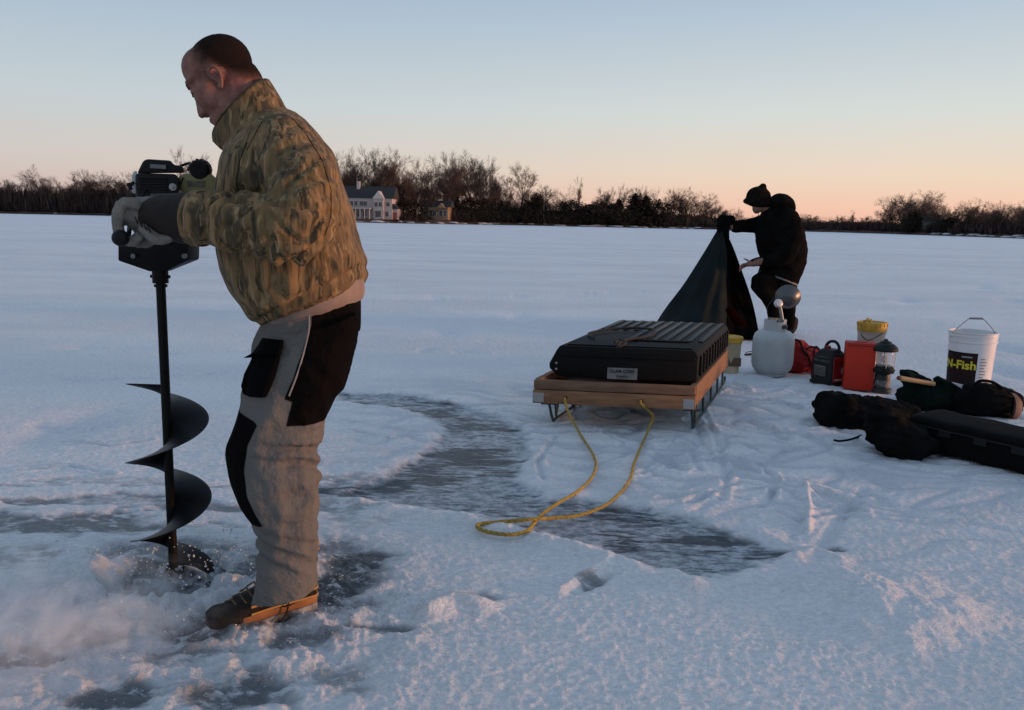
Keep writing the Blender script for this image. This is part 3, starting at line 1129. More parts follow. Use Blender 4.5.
def head_bm():
    bm = BM()
    ell(bm, (-.012, .012, 0), .088, .078, .074)
    ell(bm, (.030, .028, 0), .056, .060, .064)
    ell(bm, (.052, -.045, 0), .048, .072, .055)
    ell(bm, (.052, -.104, 0), .042, .032, .040)
    ell(bm, (.030, -.090, 0), .045, .040, .050)
    for s in (-1, 1):
        chain(bm, [(H(.084, .006, s * .006), .007, .010), (H(.080, .012, s * .030), .008, .011), (H(.062, .008, s * .048), .008, .010)], HF, 12)
        ell(bm, (.070, -.040, s * .034), .024, .022, .018, 14, 10)      # cheek
        ell(bm, (.084, -.019, s * .031), .010, .010, .015, 12, 8)       # closed lid
        ell(bm, (.097, -.070, s * .011), .010, .008, .008, 12, 8)       # nostril wing
        # ear: rim, lobe and bowl
        c0 = (.010, -.046)
        pts = [(c0[0] + .010, c0[1] + .008), (c0[0] + .009, c0[1] + .023), (c0[0] - .004, c0[1] + .030), (c0[0] - .016, c0[1] + .021), (c0[0] - .017, c0[1] + .002), (c0[0] - .009, c0[1] - .014), (c0[0] + .001, c0[1] - .024), (c0[0] + .009, c0[1] - .018)]
        lift = [.064, .072, .078, .081, .081, .076, .070, .062]
        tube(bm, smooth_path([H(a, b_, s * l) for (a, b_), l in zip(pts, lift)], 4), .0048, 8)
        ell(bm, (c0[0] - .004, c0[1] + .004, s * .066), .013, .022, .006, 14, 8)
        ell(bm, (c0[0] + .004, c0[1] - .022, s * .068), .007, .008, .005, 12, 8)
    chain(bm, [(H(.084, -.004), .009, .010), (H(.090, -.026), .009, .009), (H(.101, -.050), .010, .010), (H(.108, -.066), .010, .011)], HSide, 14)
    chain(bm, [(H(.090, -.100, -.020), .007, .008), (H(.095, -.098, 0), .008, .008), (H(.090, -.100, .020), .007, .008)], HU, 12)
    chain(bm, [(H(.088, -.115, -.018), .007, .008), (H(.091, -.113, 0), .008, .008), (H(.088, -.115, .018), .007, .008)], HU, 12)
    return bm


hb = head_bm()
neckp = [(P(237, 82, YM), .068, .062), (P(244, 103, YM), .070, .066), (P(250, 128, YM), .078, .082), (P(262, 160, YM), .10, .15)]
chain(hb, neckp, Vector((0, 1, 0)), 24)
# the rest of the body, inside the clothes
chain(hb, [(P(262, 165, YM), .10, .16), (P(280, 220, YM), .11, .16), (P(300, 275, YM), .11, .15), (P(312, 320, YM), .12, .15)])
LEGX = {}
for s, Yl, hips, knee, ank in ((0, 2.14, (305, 345), (272, 455), (288, 585)), (1, 2.42, (305, 345), (283, 450), (290, 545))):
    chain(hb, [(P(*hips, 2.21 if s == 0 else 2.33), .07, .07), (P(*knee, Yl), .058, .058), (P(*ank, Yl if s == 0 else 2.56), .040, .040)])
ARM_L = [(P(283, 148, 2.10), .062, .06), (P(304, 205, 2.02), .048, .048), (P(298, 232, 1.97), .045, .045), (P(240, 226, 1.99), .04, .04), (P(190, 216, 2.03), .030, .034)]
ARM_R = [(P(262, 150, 2.44), .062, .06), (P(285, 200, 2.52), .048, .048), (P(282, 225, 2.56), .045, .045), (P(240, 220, 2.56), .04, .04), (P(205, 214, 2.53), .030, .034)]
chain(hb, ARM_L); chain(hb, ARM_R)
body_me = fuse(hb, .0042, 3, .5)

skinm = mat('skin', (.25, .125, .095), .6, spec=.2, noise=38, color2=(.165, .068, .054), bump=(160, .25, .002))
bpy.data.objects.remove(man)
man = link_mesh('person', body_me, None, skinm, True, None)
ORG = Vector((FOOT.x + .05, YM, 0))
body_me.transform(Matrix.Translation(-ORG))
man.location = ORG
tag(man, 'bald-cropped person in camouflage jacket leaning over the ice auger', 'person')


def part(name, me, m, auto=None, smooth=True, parent=None):
    me.transform(Matrix.Translation(-ORG))
    return link_mesh(name, me, parent or man, m, smooth, auto)


def part_bm(name, bm, m, auto=35, parent=None, **kw):
    bmesh.ops.translate(bm, verts=bm.verts, vec=-ORG)
    return obj(name, bm, m, parent or man, True, auto, **kw)


# ---- hair: a thin cropped cap on the skull ---------------------------------
def build_hair():
    c = coords(body_me) + np.array(ORG)
    n = normals(body_me)
    q = c - np.array(HC)
    f = q @ np.array(HF); u = q @ np.array(HU); s = q @ np.array(HSide)
    lo = np.interp(f, [-.1, -.072, -.05, -.022, -.008, .018, .024, .05], [-.115, -.108, -.096, -.058, -.024, -.014, -.026, -.030])
    hi = np.interp(u, [-.05, -.037, .004, .04, .082, .1], [.034, .038, .040, .036, .042, .040])
    d = np.minimum(u - lo, hi - f)
    d = np.where(u < -.14, -1, d)
    ear = (np.hypot(f - .004, (u + .046) * .8) < .026) & (np.abs(s) > .058)
    d = np.where(ear, -.05, d)
    keep = d > -.018
    sel = set(np.nonzero(keep)[0].tolist())
    bm = bmesh.new()
    mp_, order = {}, []
    faces = [p for p in body_me.polygons if all(v in sel for v in p.vertices)]
    used = sorted({v for p in faces for v in p.vertices})
    off = .0016 + .0006 * n3(c, 260)
    for i in used:
        mp_[i] = bm.verts.new(c[i] - np.array(ORG) + n[i] * off[i])
    for p in faces: bm.faces.new([mp_[v] for v in p.vertices])
    me = bpy.data.meshes.new('hair')
    bm.to_mesh(me); bm.free()
    attr(me, 'hair_depth', d[used])
    m = mat('cropped dark hair', (.011, .008, .007), .9, spec=.05, noise=150, color2=(.018, .012, .010), bump=(700, .8, .003))
    nt = m.node_tree; N, L = nt.nodes, nt.links
    at = N.new('ShaderNodeAttribute'); at.attribute_name = 'hair_depth'
    tc = N.new('ShaderNodeTexCoord'); nz = N.new('ShaderNodeTexNoise'); nz.inputs['Scale'].default_value = 420; nz.inputs['Detail'].default_value = 2
    L.new(tc.outputs['Object'], nz.inputs['Vector'])
    a1 = N.new('ShaderNodeMath'); a1.operation = 'MULTIPLY_ADD'; L.new(nz.outputs[0], a1.inputs[0]); a1.inputs[1].default_value = -.060
    a2 = N.new('ShaderNodeMath'); a2.operation = 'ADD'; L.new(at.outputs['Fac'], a2.inputs[0]); a2.inputs[1].default_value = .027
    L.new(a2.outputs[0], a1.inputs[2])
    r = N.new('ShaderNodeMapRange'); r.inputs['From Min'].default_value = 0; r.inputs['From Max'].default_value = .046
    r.inputs['To Max'].default_value = .88
    L.new(a1.outputs[0], r.inputs['Value'])
    L.new(r.outputs[0], N['Principled BSDF'].inputs['Alpha'])
    link_mesh('hair', me, man, m, True, None)


build_hair()
# eyebrow and lashes
for s in (-1, 1):
    bm = BM()
    tube(bm, [H(.0935, .003, s * .012), H(.0905, .010, s * .026), H(.079, .010, s * .042)], [.0016, .0022, .0014], 6)
    part_bm('eyebrow', bm, mat('eyebrow', (.02, .014, .011), .9))
    bm = BM()
    tube(bm, [H(.091, -.026, s * .020), H(.094, -.027, s * .032), H(.088, -.025, s * .043)], .0016, 6)
    part_bm('eyelash', bm, mat('eyelash', (.012, .01, .01), .9))


# ---- jacket -------------------------------------------------------------------
def camo():
    m = bpy.data.materials.new('reed camouflage cloth')
    m.use_nodes = True
    nt = m.node_tree; N, L = nt.nodes, nt.links
    b = N['Principled BSDF']
    tc = N.new('ShaderNodeTexCoord')

    def nz(scale, rot, stretch, det=3, dist=0.0, rough=.55):
        mp = N.new('ShaderNodeMapping')
        mp.inputs['Rotation'].default_value = rot
        mp.inputs['Scale'].default_value = stretch
        L.new(tc.outputs['Object'], mp.inputs[0])
        k = N.new('ShaderNodeTexNoise')
        k.inputs['Scale'].default_value = scale
        k.inputs['Detail'].default_value = det
        k.inputs['Distortion'].default_value = dist
        k.inputs['Roughness'].default_value = rough
        L.new(mp.outputs[0], k.inputs['Vector'])
        return k.outputs[0]

    def layer(fac, lo, hi, a, c):
        r = N.new('ShaderNodeMapRange'); r.interpolation_type = 'SMOOTHSTEP'
        r.inputs['From Min'].default_value = lo; r.inputs['From Max'].default_value = hi
        L.new(fac, r.inputs['Value'])
        k = N.new('ShaderNodeMix'); k.data_type = 'RGBA'
        L.new(r.outputs[0], k.inputs[0])
        if isinstance(a, tuple): k.inputs[6].default_value = (*a, 1)
        else: L.new(a, k.inputs[6])
        k.inputs[7].default_value = (*c, 1)
        return k.outputs[2]
    t = (0, R(32), 0)
    base = layer(nz(6, t, (1, 1, .6), 2), .40, .60, (.125, .080, .034), (.165, .110, .050))
    base = layer(nz(13, t, (2.0, 2.0, .40), 3, .5, .6), 0.43, 0.65, base, (.052, .042, .022))
    base = layer(nz(15, (0, R(12), 0), (2.2, 2.2, .36), 3, .7, .6), 0.47, 0.65, base, (.225, .140, .062))
    base = layer(nz(21, (0, R(38), 0), (2.2, 2.2, .34), 3, .8, .6), 0.51, 0.67, base, (.030, .025, .014))
    base = layer(nz(24, (0, R(22), 0), (2.4, 2.4, .32), 2, .6, .6), 0.55, 0.70, base, (.270, .185, .095))
    L.new(base, b.inputs['Base Color'])
    b.inputs['Roughness'].default_value = .72
    b.inputs['Specular IOR Level'].default_value = .25
    h1 = nz(11, t, (1.4, 1.4, .45), 4, .6)
    h2 = nz(320, (0, 0, 0), (1, 1, 1), 2)
    ad = N.new('ShaderNodeMath'); ad.operation = 'MULTIPLY_ADD'
    L.new(h2, ad.inputs[0]); ad.inputs[1].default_value = .03; L.new(h1, ad.inputs[2])
    bp = N.new('ShaderNodeBump'); bp.inputs['Strength'].default_value = .32; bp.inputs['Distance'].default_value = .03
    L.new(ad.outputs[0], bp.inputs['Height']); L.new(bp.outputs[0], b.inputs['Normal'])
    return m


camom = camo()
YD = Vector((0, 1, 0))


def fb(bm, rows, Y, n=36, sq=2.2, capround=True):
    """rows: (front px, front py, back px, back py, half depth m, [Y override])"""
    rings = []
    for r in rows:
        y = r[5] if len(r) > 5 else Y
        a, b_ = P(r[0], r[1], y), P(r[2], r[3], y)
        c = (a + b_) / 2
        rings.append(sec(c, (b_ - a) / 2, YD * r[4], n, sq))
    # resample smoothly between the rows
    out = []
    m = len(rings)
    for i in range(m - 1):
        p0, p1, p2, p3 = rings[max(i - 1, 0)], rings[i], rings[i + 1], rings[min(i + 2, m - 1)]
        for k in range(4):
            t = k / 4
            out.append([.5 * ((2 * b) + (c - a) * t + (2 * a - 5 * b + 4 * c - d) * t * t + (3 * b - 3 * c + d - a) * t ** 3) for a, b, c, d in zip(p0, p1, p2, p3)])
    out.append(rings[-1])
    ring_loft(bm, out)


jb = BM()
fb(jb, [(236, 128, 281, 104, .07), (232, 146, 297, 112, .125), (226, 166, 312, 124, .185), (223, 186, 328, 146, .215), (223, 206, 338, 172, .225), (223, 232, 348, 204, .225), (224, 256, 356, 232, .22),
        (231, 282, 366, 256, .215), (242, 303, 367, 272, .205), (256, 318, 362, 284, .190), (266, 325, 356, 290, .17)], YM)
SL_L = [(P(276, 142, 2.13), .088, .080), (P(300, 178, 2.06), .094, .085), (P(305, 212, 1.99), .088, .082), (P(291, 231, 1.96), .084, .076), (P(262, 226, 1.965), .078, .072), (P(232, 222, 1.99), .074, .068), (P(208, 219, 2.01), .070, .062), (P(199, 218, 2.02), .066, .058)]
SL_R = [(P(262, 146, 2.42), .088, .080), (P(285, 185, 2.50), .090, .085), (P(290, 212, 2.56), .084, .08), (P(272, 222, 2.57), .078, .072), (P(240, 218, 2.56), .070, .065), (P(215, 214, 2.53), .062, .058)]
chain(jb, SL_L, n=28); chain(jb, SL_R, n=28)
jm = fuse(jb, .0075, 5, .5)


def folds_jacket(c, n):
    s = c - np.array(ORG) if False else c
    # distance along the left forearm and upper arm for cross folds
    a0, a1, a2 = np.array(SL_L[1][0]), np.array(SL_L[3][0]), np.array(SL_L[6][0])

    def segt(a, b):
        d = b - a; L_ = np.linalg.norm(d)
        t = (c - a) @ d / L_ ** 2
        q = a + np.clip(t, 0, 1)[:, None] * d
        return t * L_, np.linalg.norm(c - q, axis=1)
    t1, d1 = segt(a0, a1)
    t2, d2 = segt(a1, a2)
    w1 = np.clip(1 - (d1 - .10) / .03, 0, 1)
    w2 = np.clip(1 - (d2 - .10) / .03, 0, 1)
    ns = n3(c, 9)
    ns2 = n3(c, 5, 3.3)
    z = c[:, 2]
    f2 = np.sin((t2 * 1.0 + (z - a1[2]) * .75) * 80 + ns * 7 + ns2 * 8)
    f1 = np.sin((t1 * .8 + (c[:, 0] - a0[0]) * .9) * 62 + ns * 7)
    g = (1 - np.abs(n3(c, 6.5, 1.3, (1.6, 1.2, .7))) * 2.2)
    h = .0065 * np.clip(g, 0, 1) + .008 * n3(c, 7, 8.1) + .0035 * n3(c, 22, 2.2)
    near_elbow = np.exp(-((c - np.array(SL_L[3][0])) ** 2).sum(1) / .16 ** 2)
    h = h + w2 * (.0035 + .004 * near_elbow) * f2 * (.6 + 1.2 * np.clip(ns2 + .2, 0, 1)) + w1 * (1 - w2) * (.003 + .004 * near_elbow) * f1
    # long diagonal creases fanning from the inner elbow
    ie = np.array(P(262, 205, 1.90)); dd = c - ie
    ang_ = np.arctan2(dd[:, 2], dd[:, 0]); rr_ = np.hypot(dd[:, 0], dd[:, 2])
    fan = np.clip(1 - np.abs(np.sin(ang_ * 4.5 + ns * 1.2)) * 2.0, 0, 1)
    h = h - .012 * fan * np.exp(-((rr_ - .09) / .07) ** 2) * (c[:, 1] < 2.05)
    d = np.array(SL_L[0][0]) - np.array(SL_L[1][0])
    # gathers over the hem band
    hem = np.array([v for v in P(318, 300, YM)])
    hd = np.array((P(367, 262, YM) - P(262, 316, YM)).normalized())
    upv = np.cross(hd, np.array([0, 1, 0])); upv = upv / np.linalg.norm(upv)
    k = (c - hem) @ upv
    if upv[2] < 0: k = -k
    k2 = k - .05
    ga = np.exp(-((k - .055) / .035) ** 2)
    h = h + ga * .004 * np.sin((c @ hd) * 110 + ns * 5)
    h = h - .008 * np.exp(-((k - .018) / .010) ** 2)
    return h - .006


push(jm, folds_jacket)
jacket = part('jacket', jm, camom)
# cuffs
bm = BM()
chain(bm, [(P(204, 219, 2.017), .069, .062), (P(196, 218.5, 2.023), .070, .063), (P(191, 218, 2.026), .066, .058)], n=28, roundends=False)
part_bm('cuff', bm, camom, parent=man)


def jack_pt(px, py, off=.0006):
    d = ray(px, py).normalized()
    hit, loc, nn, i = jacket.ray_cast(CAM - ORG, d)
    return loc + nn * off if hit else None


bpy.context.view_layer.update()
seamm = mat('dark jacket seam', (.020, .015, .008), .9, spec=.05)
for pts in (((292, 118), (306, 134), (322, 160), (331, 190), (331, 216), (324, 238)), ((247, 142), (240, 160), (237, 178), (237, 192)), ((262, 122), (252, 140), (246, 152))):
    q_ = [jack_pt(*q) for q in pts]
    dense = []
    for (a, b_) in zip(pts[:-1], pts[1:]):
        for t in range(8):
            v = jack_pt(a[0] + (b_[0] - a[0]) * t / 8, a[1] + (b_[1] - a[1]) * t / 8)
            if v is not None: dense.append(v)
    if len(dense) > 4:
        bm = BM(); tube(bm, dense, .0010, 5); obj('seam', bm, seamm, jacket)
# stand-up collar: double wall round the neck
bm = BM()
rows = [((232, 156), (292, 118), .115), ((222, 150), (284, 104), .098), ((215, 143), (276, 90), .086), ((214.5, 139), (268, 79), .082), ((218, 139), (264, 83), .077), ((226, 148), (262, 98), .072), ((236, 158), (276, 112), .07)]
rings = []
for a, b_, hd in rows:
    pa, pb = P(*a, YM), P(*b_, YM)
    rings.append(sec((pa + pb) / 2, (pb - pa) / 2, YD * hd, 48, 2.1))
vr = ring_loft(bm, rings, cap=False)
me = bpy.data.meshes.new('collar'); bmesh.ops.subdivide_edges(bm, edges=bm.edges, cuts=2, use_grid_fill=True)
bmesh.ops.recalc_face_normals(bm, faces=bm.faces); bm.to_mesh(me); bm.free()
push(me, lambda c, n: .0030 * n3(c, 26) + .005 * n3(c, 9, 4))
collar = part('collar', me, camom)
bm = BM()
pa, pb = P(214.5, 139, YM), P(268, 79, YM)
_rg = sec((pa + pb) / 2, (pb - pa) / 2 * .985, YD * .082, 48, 2.1)
tube(bm, _rg + [_rg[0]], .0018, 6)
part_bm('collar_piping', bm, mat('dark piping', (.03, .02, .012), .8), parent=collar if False else man)

# ---- trousers --------------------------------------------------------------------
tb = BM()
fb(tb, [(268, 312, 356, 284, .135), (262, 326, 361, 296, .155), (256, 344, 361, 318, .165), (252, 356, 360, 334, .150)], YM, sq=2.3)
fb(tb, [(258, 340, 360, 312, .085, 2.18), (249, 362, 358, 338, .098, 2.16), (243, 384, 350, 364, .104, 2.15), (238, 408, 337, 398, .104, 2.14), (230, 432, 324, 430, .102, 2.135), (226.5, 455, 318, 462, .100, 2.13), (232, 482, 319, 488, .098, 2.125),
        (246, 512, 320, 514, .090, 2.12), (257, 536, 319, 538, .084, 2.115), (257, 560, 318, 562, .082, 2.11), (255, 582, 318, 580, .085, 2.105), (251, 601, 319, 590, .088, 2.10)], YM)
fb(tb, [(262, 340, 352, 318, .085, 2.36), (262, 370, 345, 355, .098, 2.38), (258, 400, 328, 395, .10, 2.40), (254, 440, 318, 440, .095, 2.42), (258, 480, 314, 482, .09, 2.46), (262, 520, 315, 520, .08, 2.51), (265, 545, 316, 543, .08, 2.55), (265, 564, 316, 560, .082, 2.57)], YM)
tm = fuse(tb, .0075, 4, .5)


def folds_tr(c, n):
    a = np.array(P(318, 440, 2.10)); k = np.array(P(300, 520, 2.06))
    rg = 1 - np.abs(n3(c, 7.5, 6.1, (1.3, 1, .9))) * 2.6
    h = .007 * n3(c, 6, 2.2) + .003 * n3(c, 18, 5.5, (1, 1, .6)) + .006 * np.clip(rg, 0, 1) ** 2
    # bunched cloth behind the knee and above the boot
    d = np.sqrt(((c - np.array(P(303, 465, 2.06))) ** 2 * np.array([1.2, .6, .45])).sum(1))
    w = np.exp(-(d / .10) ** 2)
    ns = n3(c, 8, 9.1)
    s1 = np.sin((c[:, 2] * 1.0 + c[:, 0] * .7) * 62 + ns * 8)
    h = h + w * .011 * (np.abs(s1) ** .6 * np.sign(s1)) + np.exp(-(d / .17) ** 2) * .006 * np.clip(1 - 4 * np.abs(n3(c, 10, 3.7, (1.2, 1, .8))), 0, 1)
    z = c[:, 2]
    zb = P(288, 545, 2.1).z
    g = np.exp(-((z - zb) / .05) ** 2)
    s2 = np.sin(z * 120 + c[:, 0] * 50 + ns * 5)
    h = h + g * .007 * s2
    zc = P(288, 385, 2.1).z
    s3 = np.sin((z * .8 + c[:, 0] * 1.2) * 50 + ns * 6)
    h = h + np.exp(-((z - zc) / .12) ** 2) * .0035 * s3
    return h - .0075


push(tm, folds_tr)


def trousers_mat():
    m = bpy.data.materials.new('two tone trouser cloth')
    m.use_nodes = True
    nt = m.node_tree; N, L = nt.nodes, nt.links
    b = N['Principled BSDF']
    tc = N.new('ShaderNodeTexCoord')
    n1 = N.new('ShaderNodeTexNoise'); n1.inputs['Scale'].default_value = 9; n1.inputs['Detail'].default_value = 5
    L.new(tc.outputs['Object'], n1.inputs['Vector'])

    def mx(f, a, c):
        k = N.new('ShaderNodeMix'); k.data_type = 'RGBA'
        L.new(f, k.inputs[0])
        for i, v in ((6, a), (7, c)):
            if isinstance(v, tuple): k.inputs[i].default_value = (*v, 1)
            else: L.new(v, k.inputs[i])
        return k.outputs[2]

    def at(n, lo, hi):
        a = N.new('ShaderNodeAttribute'); a.attribute_name = n
        r = N.new('ShaderNodeMapRange')
        r.inputs['From Min'].default_value = lo; r.inputs['From Max'].default_value = hi
        L.new(a.outputs['Fac'], r.inputs['Value'])
        return r.outputs[0]
    grey = mx(n1.outputs[0], (.098, .096, .092), (.172, .163, .151))
    c = mx(at('panel_dark', -.0015, .0015), grey, (.0050, .0042, .0042))
    L.new(c, b.inputs['Base Color'])
    b.inputs['Roughness'].default_value = .85
    b.inputs['Specular IOR Level'].default_value = .03
    n2 = N.new('ShaderNodeTexNoise'); n2.inputs['Scale'].default_value = 26; n2.inputs['Detail'].default_value = 5
    L.new(tc.outputs['Object'], n2.inputs['Vector'])
    bp = N.new('ShaderNodeBump'); bp.inputs['Strength'].default_value = .6; bp.inputs['Distance'].default_value = .03
    L.new(n2.outputs[0], bp.inputs['Height']); L.new(bp.outputs[0], b.inputs['Normal'])
    return m


def XZ(px, py, Y=2.09):
    p = P(px, py, Y)
    return (p.x, p.z)


co_ = coords(tm)
knee_poly = [XZ(*q) for q in ((200, 396), (243, 410), (264, 420), (254, 440), (250, 465), (254, 490), (262, 508), (269, 520), (246, 524), (200, 530))]
rear_poly = [XZ(*q) for q in ((309, 308), (309, 330), (304, 352), (297, 375), (288, 396), (296, 399), (290, 423), (330, 424), (420, 420), (420, 285), (363, 293), (335, 301))]
kd = poly_sd(co_[:, 0], co_[:, 2], knee_poly)
rd = poly_sd(co_[:, 0], co_[:, 2], rear_poly)
attr(tm, 'panel_dark', np.maximum(kd, rd))
trousers = part('trousers', tm, trousers_mat())
# seam lines
seam = mat('grey seam', (.28, .26, .24), .8)
# pocket with its flap
blackc = mat('black pack cloth', (.004, .004, .0045), .95, spec=.03, noise=20, bump=(60, .3, .01))


def surf_y(px, py, extra=.0):
    """nearest trouser surface along this line of sight"""
    d = ray(px, py).normalized()
    inv = Vector(ORG)
    hit, loc, nn, i = trousers.ray_cast(CAM - inv, d)
    return (loc + inv) if hit else None


bpy.context.view_layer.update()


def patch(name, pts, thick, m, parent, grow_=.004, cols=10):
    """cloth patch following the surface of the trousers: pts = left/right edges per row (picture px)"""
    bm = BM()
    front, back = [], []
    rows_ = []
    last = None
    for (lx, ly, rx, ry) in pts:
        row = []
        for k in range(cols + 1):
            t = k / cols
            x, y = lx + (rx - lx) * t, ly + (ry - ly) * t
            q = surf_y(x, y)
            if q is None:
                q = P(x, y, (last.y + .03) if last is not None else 2.1)
            last = q
            edge = min(t, 1 - t) * 2
            row.append((q, edge))
        rows_.append(row)
    nr = len(rows_)
    A, B = [], []
    for i, row in enumerate(rows_):
        v = min(i, nr - 1 - i) / (nr - 1) * 2
        ra, rb = [], []
        for q, e in row:
            b_ = (min(1, e * 3) * min(1, v * 3)) ** .5
            to = (CAM - q).normalized()
            ra.append(bm.verts.new(q + to * (grow_ + thick * b_)))
            rb.append(bm.verts.new(q - to * .012))
        A.append(ra); B.append(rb)
    for i in range(nr - 1):
        for k in range(cols):
            bm.faces.new((A[i][k], A[i][k + 1], A[i + 1][k + 1], A[i + 1][k]))
            bm.faces.new((B[i][k], B[i + 1][k], B[i + 1][k + 1], B[i][k + 1]))
        bm.faces.new((A[i][0], A[i + 1][0], B[i + 1][0], B[i][0]))
        bm.faces.new((A[i][cols], B[i][cols], B[i + 1][cols], A[i + 1][cols]))
    for k in range(cols):
        bm.faces.new((A[0][k], B[0][k], B[0][k + 1], A[0][k + 1]))
        bm.faces.new((A[-1][k], A[-1][k + 1], B[-1][k + 1], B[-1][k]))
    bmesh.ops.translate(bm, verts=bm.verts, vec=-ORG)
    return obj(name, bm, m, parent, True, 60)


pk = patch('pocket', [(254, 352, 281, 350), (250, 362, 279, 362), (244, 374, 276, 374), (241, 386, 271, 388), (243, 394, 266, 397), (250, 397, 262, 398)], .022, blackc, trousers)
patch('pocket_flap', [(262, 338, 283, 340), (258, 345, 283, 347), (252, 353, 281, 354), (243, 358, 279, 357)], .026, blackc, pk, .010)
# thin reflective piping along the side panel
bm = BM()
pts = [surf_y(*q) for q in ((309, 312), (309, 330), (304, 352), (297, 375), (289, 396))]
pts = [q + (CAM - q).normalized() * .002 for q in pts if q is not None]
if len(pts) > 2:
    bmesh_pts = smooth_path(pts, 4)
    tube(bm, bmesh_pts, .0022, 6)
    bmesh.ops.translate(bm, verts=bm.verts, vec=-ORG)
    obj('piping', bm, seam, trousers)
# bare lower back between jacket and trousers: pale shirt
bm = BM()
fb(bm, [(262, 300, 360, 262, .150), (264, 312, 362, 276, .158), (268, 322, 363.5, 292, .160), (272, 328, 361, 300, .150)], YM)
part_bm('shirt', bm, mat('pale shirt', (.27, .20, .165), .85, noise=12, bump=(30, .4, .01)))


# ---- boots ---------------------------------------------------------------------------
rubber = mat('tan boot rubber', (.30, .125, .038), .55, noise=14, color2=(.20, .08, .028))
leather = mat('dark boot leather', (.012, .009, .007), .6, spec=.2, noise=10)
solem = mat('snow-caked boot sole', (.34, .34, .36), .85, noise=18, color2=(.02, .018, .016))
bandm = mat('ochre boot seam', (.45, .24, .07), .6)


def boot(heel, toe, lace=True):
    d = (toe - heel); L_ = d.length; d.normalize()
    sd = Vector((-d.y, d.x, 0)); up = Vector((0, 0, 1))

    def W(a, b_, c): return heel + d * a + sd * b_ + up * c
    prof = [(0.0, .030), (.03, .040), (.09, .041), (.15, .043), (.21, .050), (.26, .049), (.30, .037), (.325, .016)]
    k = L_ / .325

    def slab(z0, z1, grow_, name, m, par, top=None, rng_=(0, 1)):
        bm = BM()
        out = []
        pp = [(a, float(np.interp(a, [q[0] for q in prof], [q[1] for q in prof]))) for a in np.linspace(max(rng_[0], 0), min(rng_[1], .325), 14)]
        for a, w in pp: out.append((a * k, w + grow_))
        for a, w in pp[::-1]: out.append((a * k, -w - grow_))
        lo = [bm.verts.new(W(a, b_, z0)) for a, b_ in out]
        hi = [bm.verts.new(W(a, b_ * .97, z1 if top is None else top(a / k))) for a, b_ in out]
        n = len(out)
        bm.faces.new(lo[::-1]); bm.faces.new(hi)
        for i in range(n):
            j = (i + 1) % n
            bm.faces.new((lo[i], lo[j], hi[j], hi[i]))
        bmesh.ops.translate(bm, verts=bm.verts, vec=-ORG)
        return obj(name, bm, m, par, True, 40, bevel=.004)
    b0 = BM()
    rings = []
    for a, w, h in ((0.0, .028, .075), (.02, .040, .095), (.07, .043, .105), (.13, .044, .100), (.18, .046, .076), (.23, .049, .058), (.27, .047, .048), (.30, .038, .040), (.322, .016, .028)):
        c = W(a * k, 0, .028 + h / 2 - .01)
        rings.append(sec(c, sd * (w + .003), up * (h / 2 + .006), 20, 2.7))
    ring_loft(b0, rings)
    chain(b0, [(W(.05, 0, .09), .046, .044), (W(.055, 0, .15), .048, .046), (W(.06, 0, .22), .052, .050)], d, 20)
    me = fuse(b0, .006, 3, .5)
    push(me, lambda c, n: .002 * n3(c, 30) + .0015 * n3(c, 70))
    me.transform(Matrix.Translation(-ORG))
    bt = link_mesh('boot', me, man, leather, True)
    sl = slab(.0, .026, .005, 'sole', solem, bt)
    slab(.027, .050, .0050, 'rubber_shell', rubber, bt, lambda a: .048 + .006 * math.exp(-((a) / .05) ** 2), (0, .236))
    slab(.027, .050, .0055, 'toe_cap', leather, bt, lambda a: .050 + .014 * math.exp(-((a - .30) / .05) ** 2), (.238, .325))
    bm = BM()
    ln = []
    pq = [(a, w) for a, w in prof if a < .25]
    for a, w in pq[::-1]: ln.append(W(a * k, w + .004, .074))
    for a, w in pq: ln.append(W(a * k, -w - .004, .074))
    tube(bm, smooth_path(ln, 3), .0036, 6)
    b3 = BM(); tube(b3, [q - Vector((0, 0, .022)) for q in smooth_path(ln, 3)], .0032, 6)
    bmesh.ops.translate(b3, verts=b3.verts, vec=-ORG)
    obj('welt', b3, bandm, bt)
    bmesh.ops.translate(bm, verts=bm.verts, vec=-ORG)
    obj('welt', bm, bandm, bt)
    if lace:
        s_ = 1 if W(0, 1, 0).y < W(0, -1, 0).y else -1
        lacem = mat('tan boot lace', (.10, .065, .035), .8)
        for q in range(4):
            bm = BM()
            a = (.175 + q * .022) * k
            tube(bm, [W(a, .034, .100 - q * .010), W(a + .01, 0, .122 - q * .012), W(a + .02, -.034, .098 - q * .010)], .0028, 6)
            bmesh.ops.translate(bm, verts=bm.verts, vec=-ORG)
            obj('lace', bm, lacem, bt)
        bm = BM()
        tube(bm, smooth_path([W(.10 * k, s_ * .047, .09), W(.10 * k, s_ * .058, .06), W(.11 * k, s_ * .060, .03), W(.13 * k, s_ * .066, .012)], 4), .0025, 6)
        bmesh.ops.translate(bm, verts=bm.verts, vec=-ORG)
        obj('lace_end', bm, leather, bt)
    return bt


h1 = G(314, 607, .0); t1 = G(222, 630, .0)
d_ = (t1 - h1).normalized()
boot(h1 + Vector((0, 0, .006)), h1 + d_ * .305 + Vector((0, 0, -.004)))
h2 = G(307, 567, .0)
boot(h2 + Vector((0, 0, .004)), h2 + Vector((-.45, .85, 0)).normalized() * .31, True)


# ---- gloves ---------------------------------------------------------------------------
glove = mat('pale grey work glove', (.20, .19, .165), .85, noise=25, color2=(.13, .122, .108), bump=(90, .5, .008))
gaunt = mat('dark brown glove cuff', (.018, .012, .009), .85, noise=12, bump=(60, .4, .01))


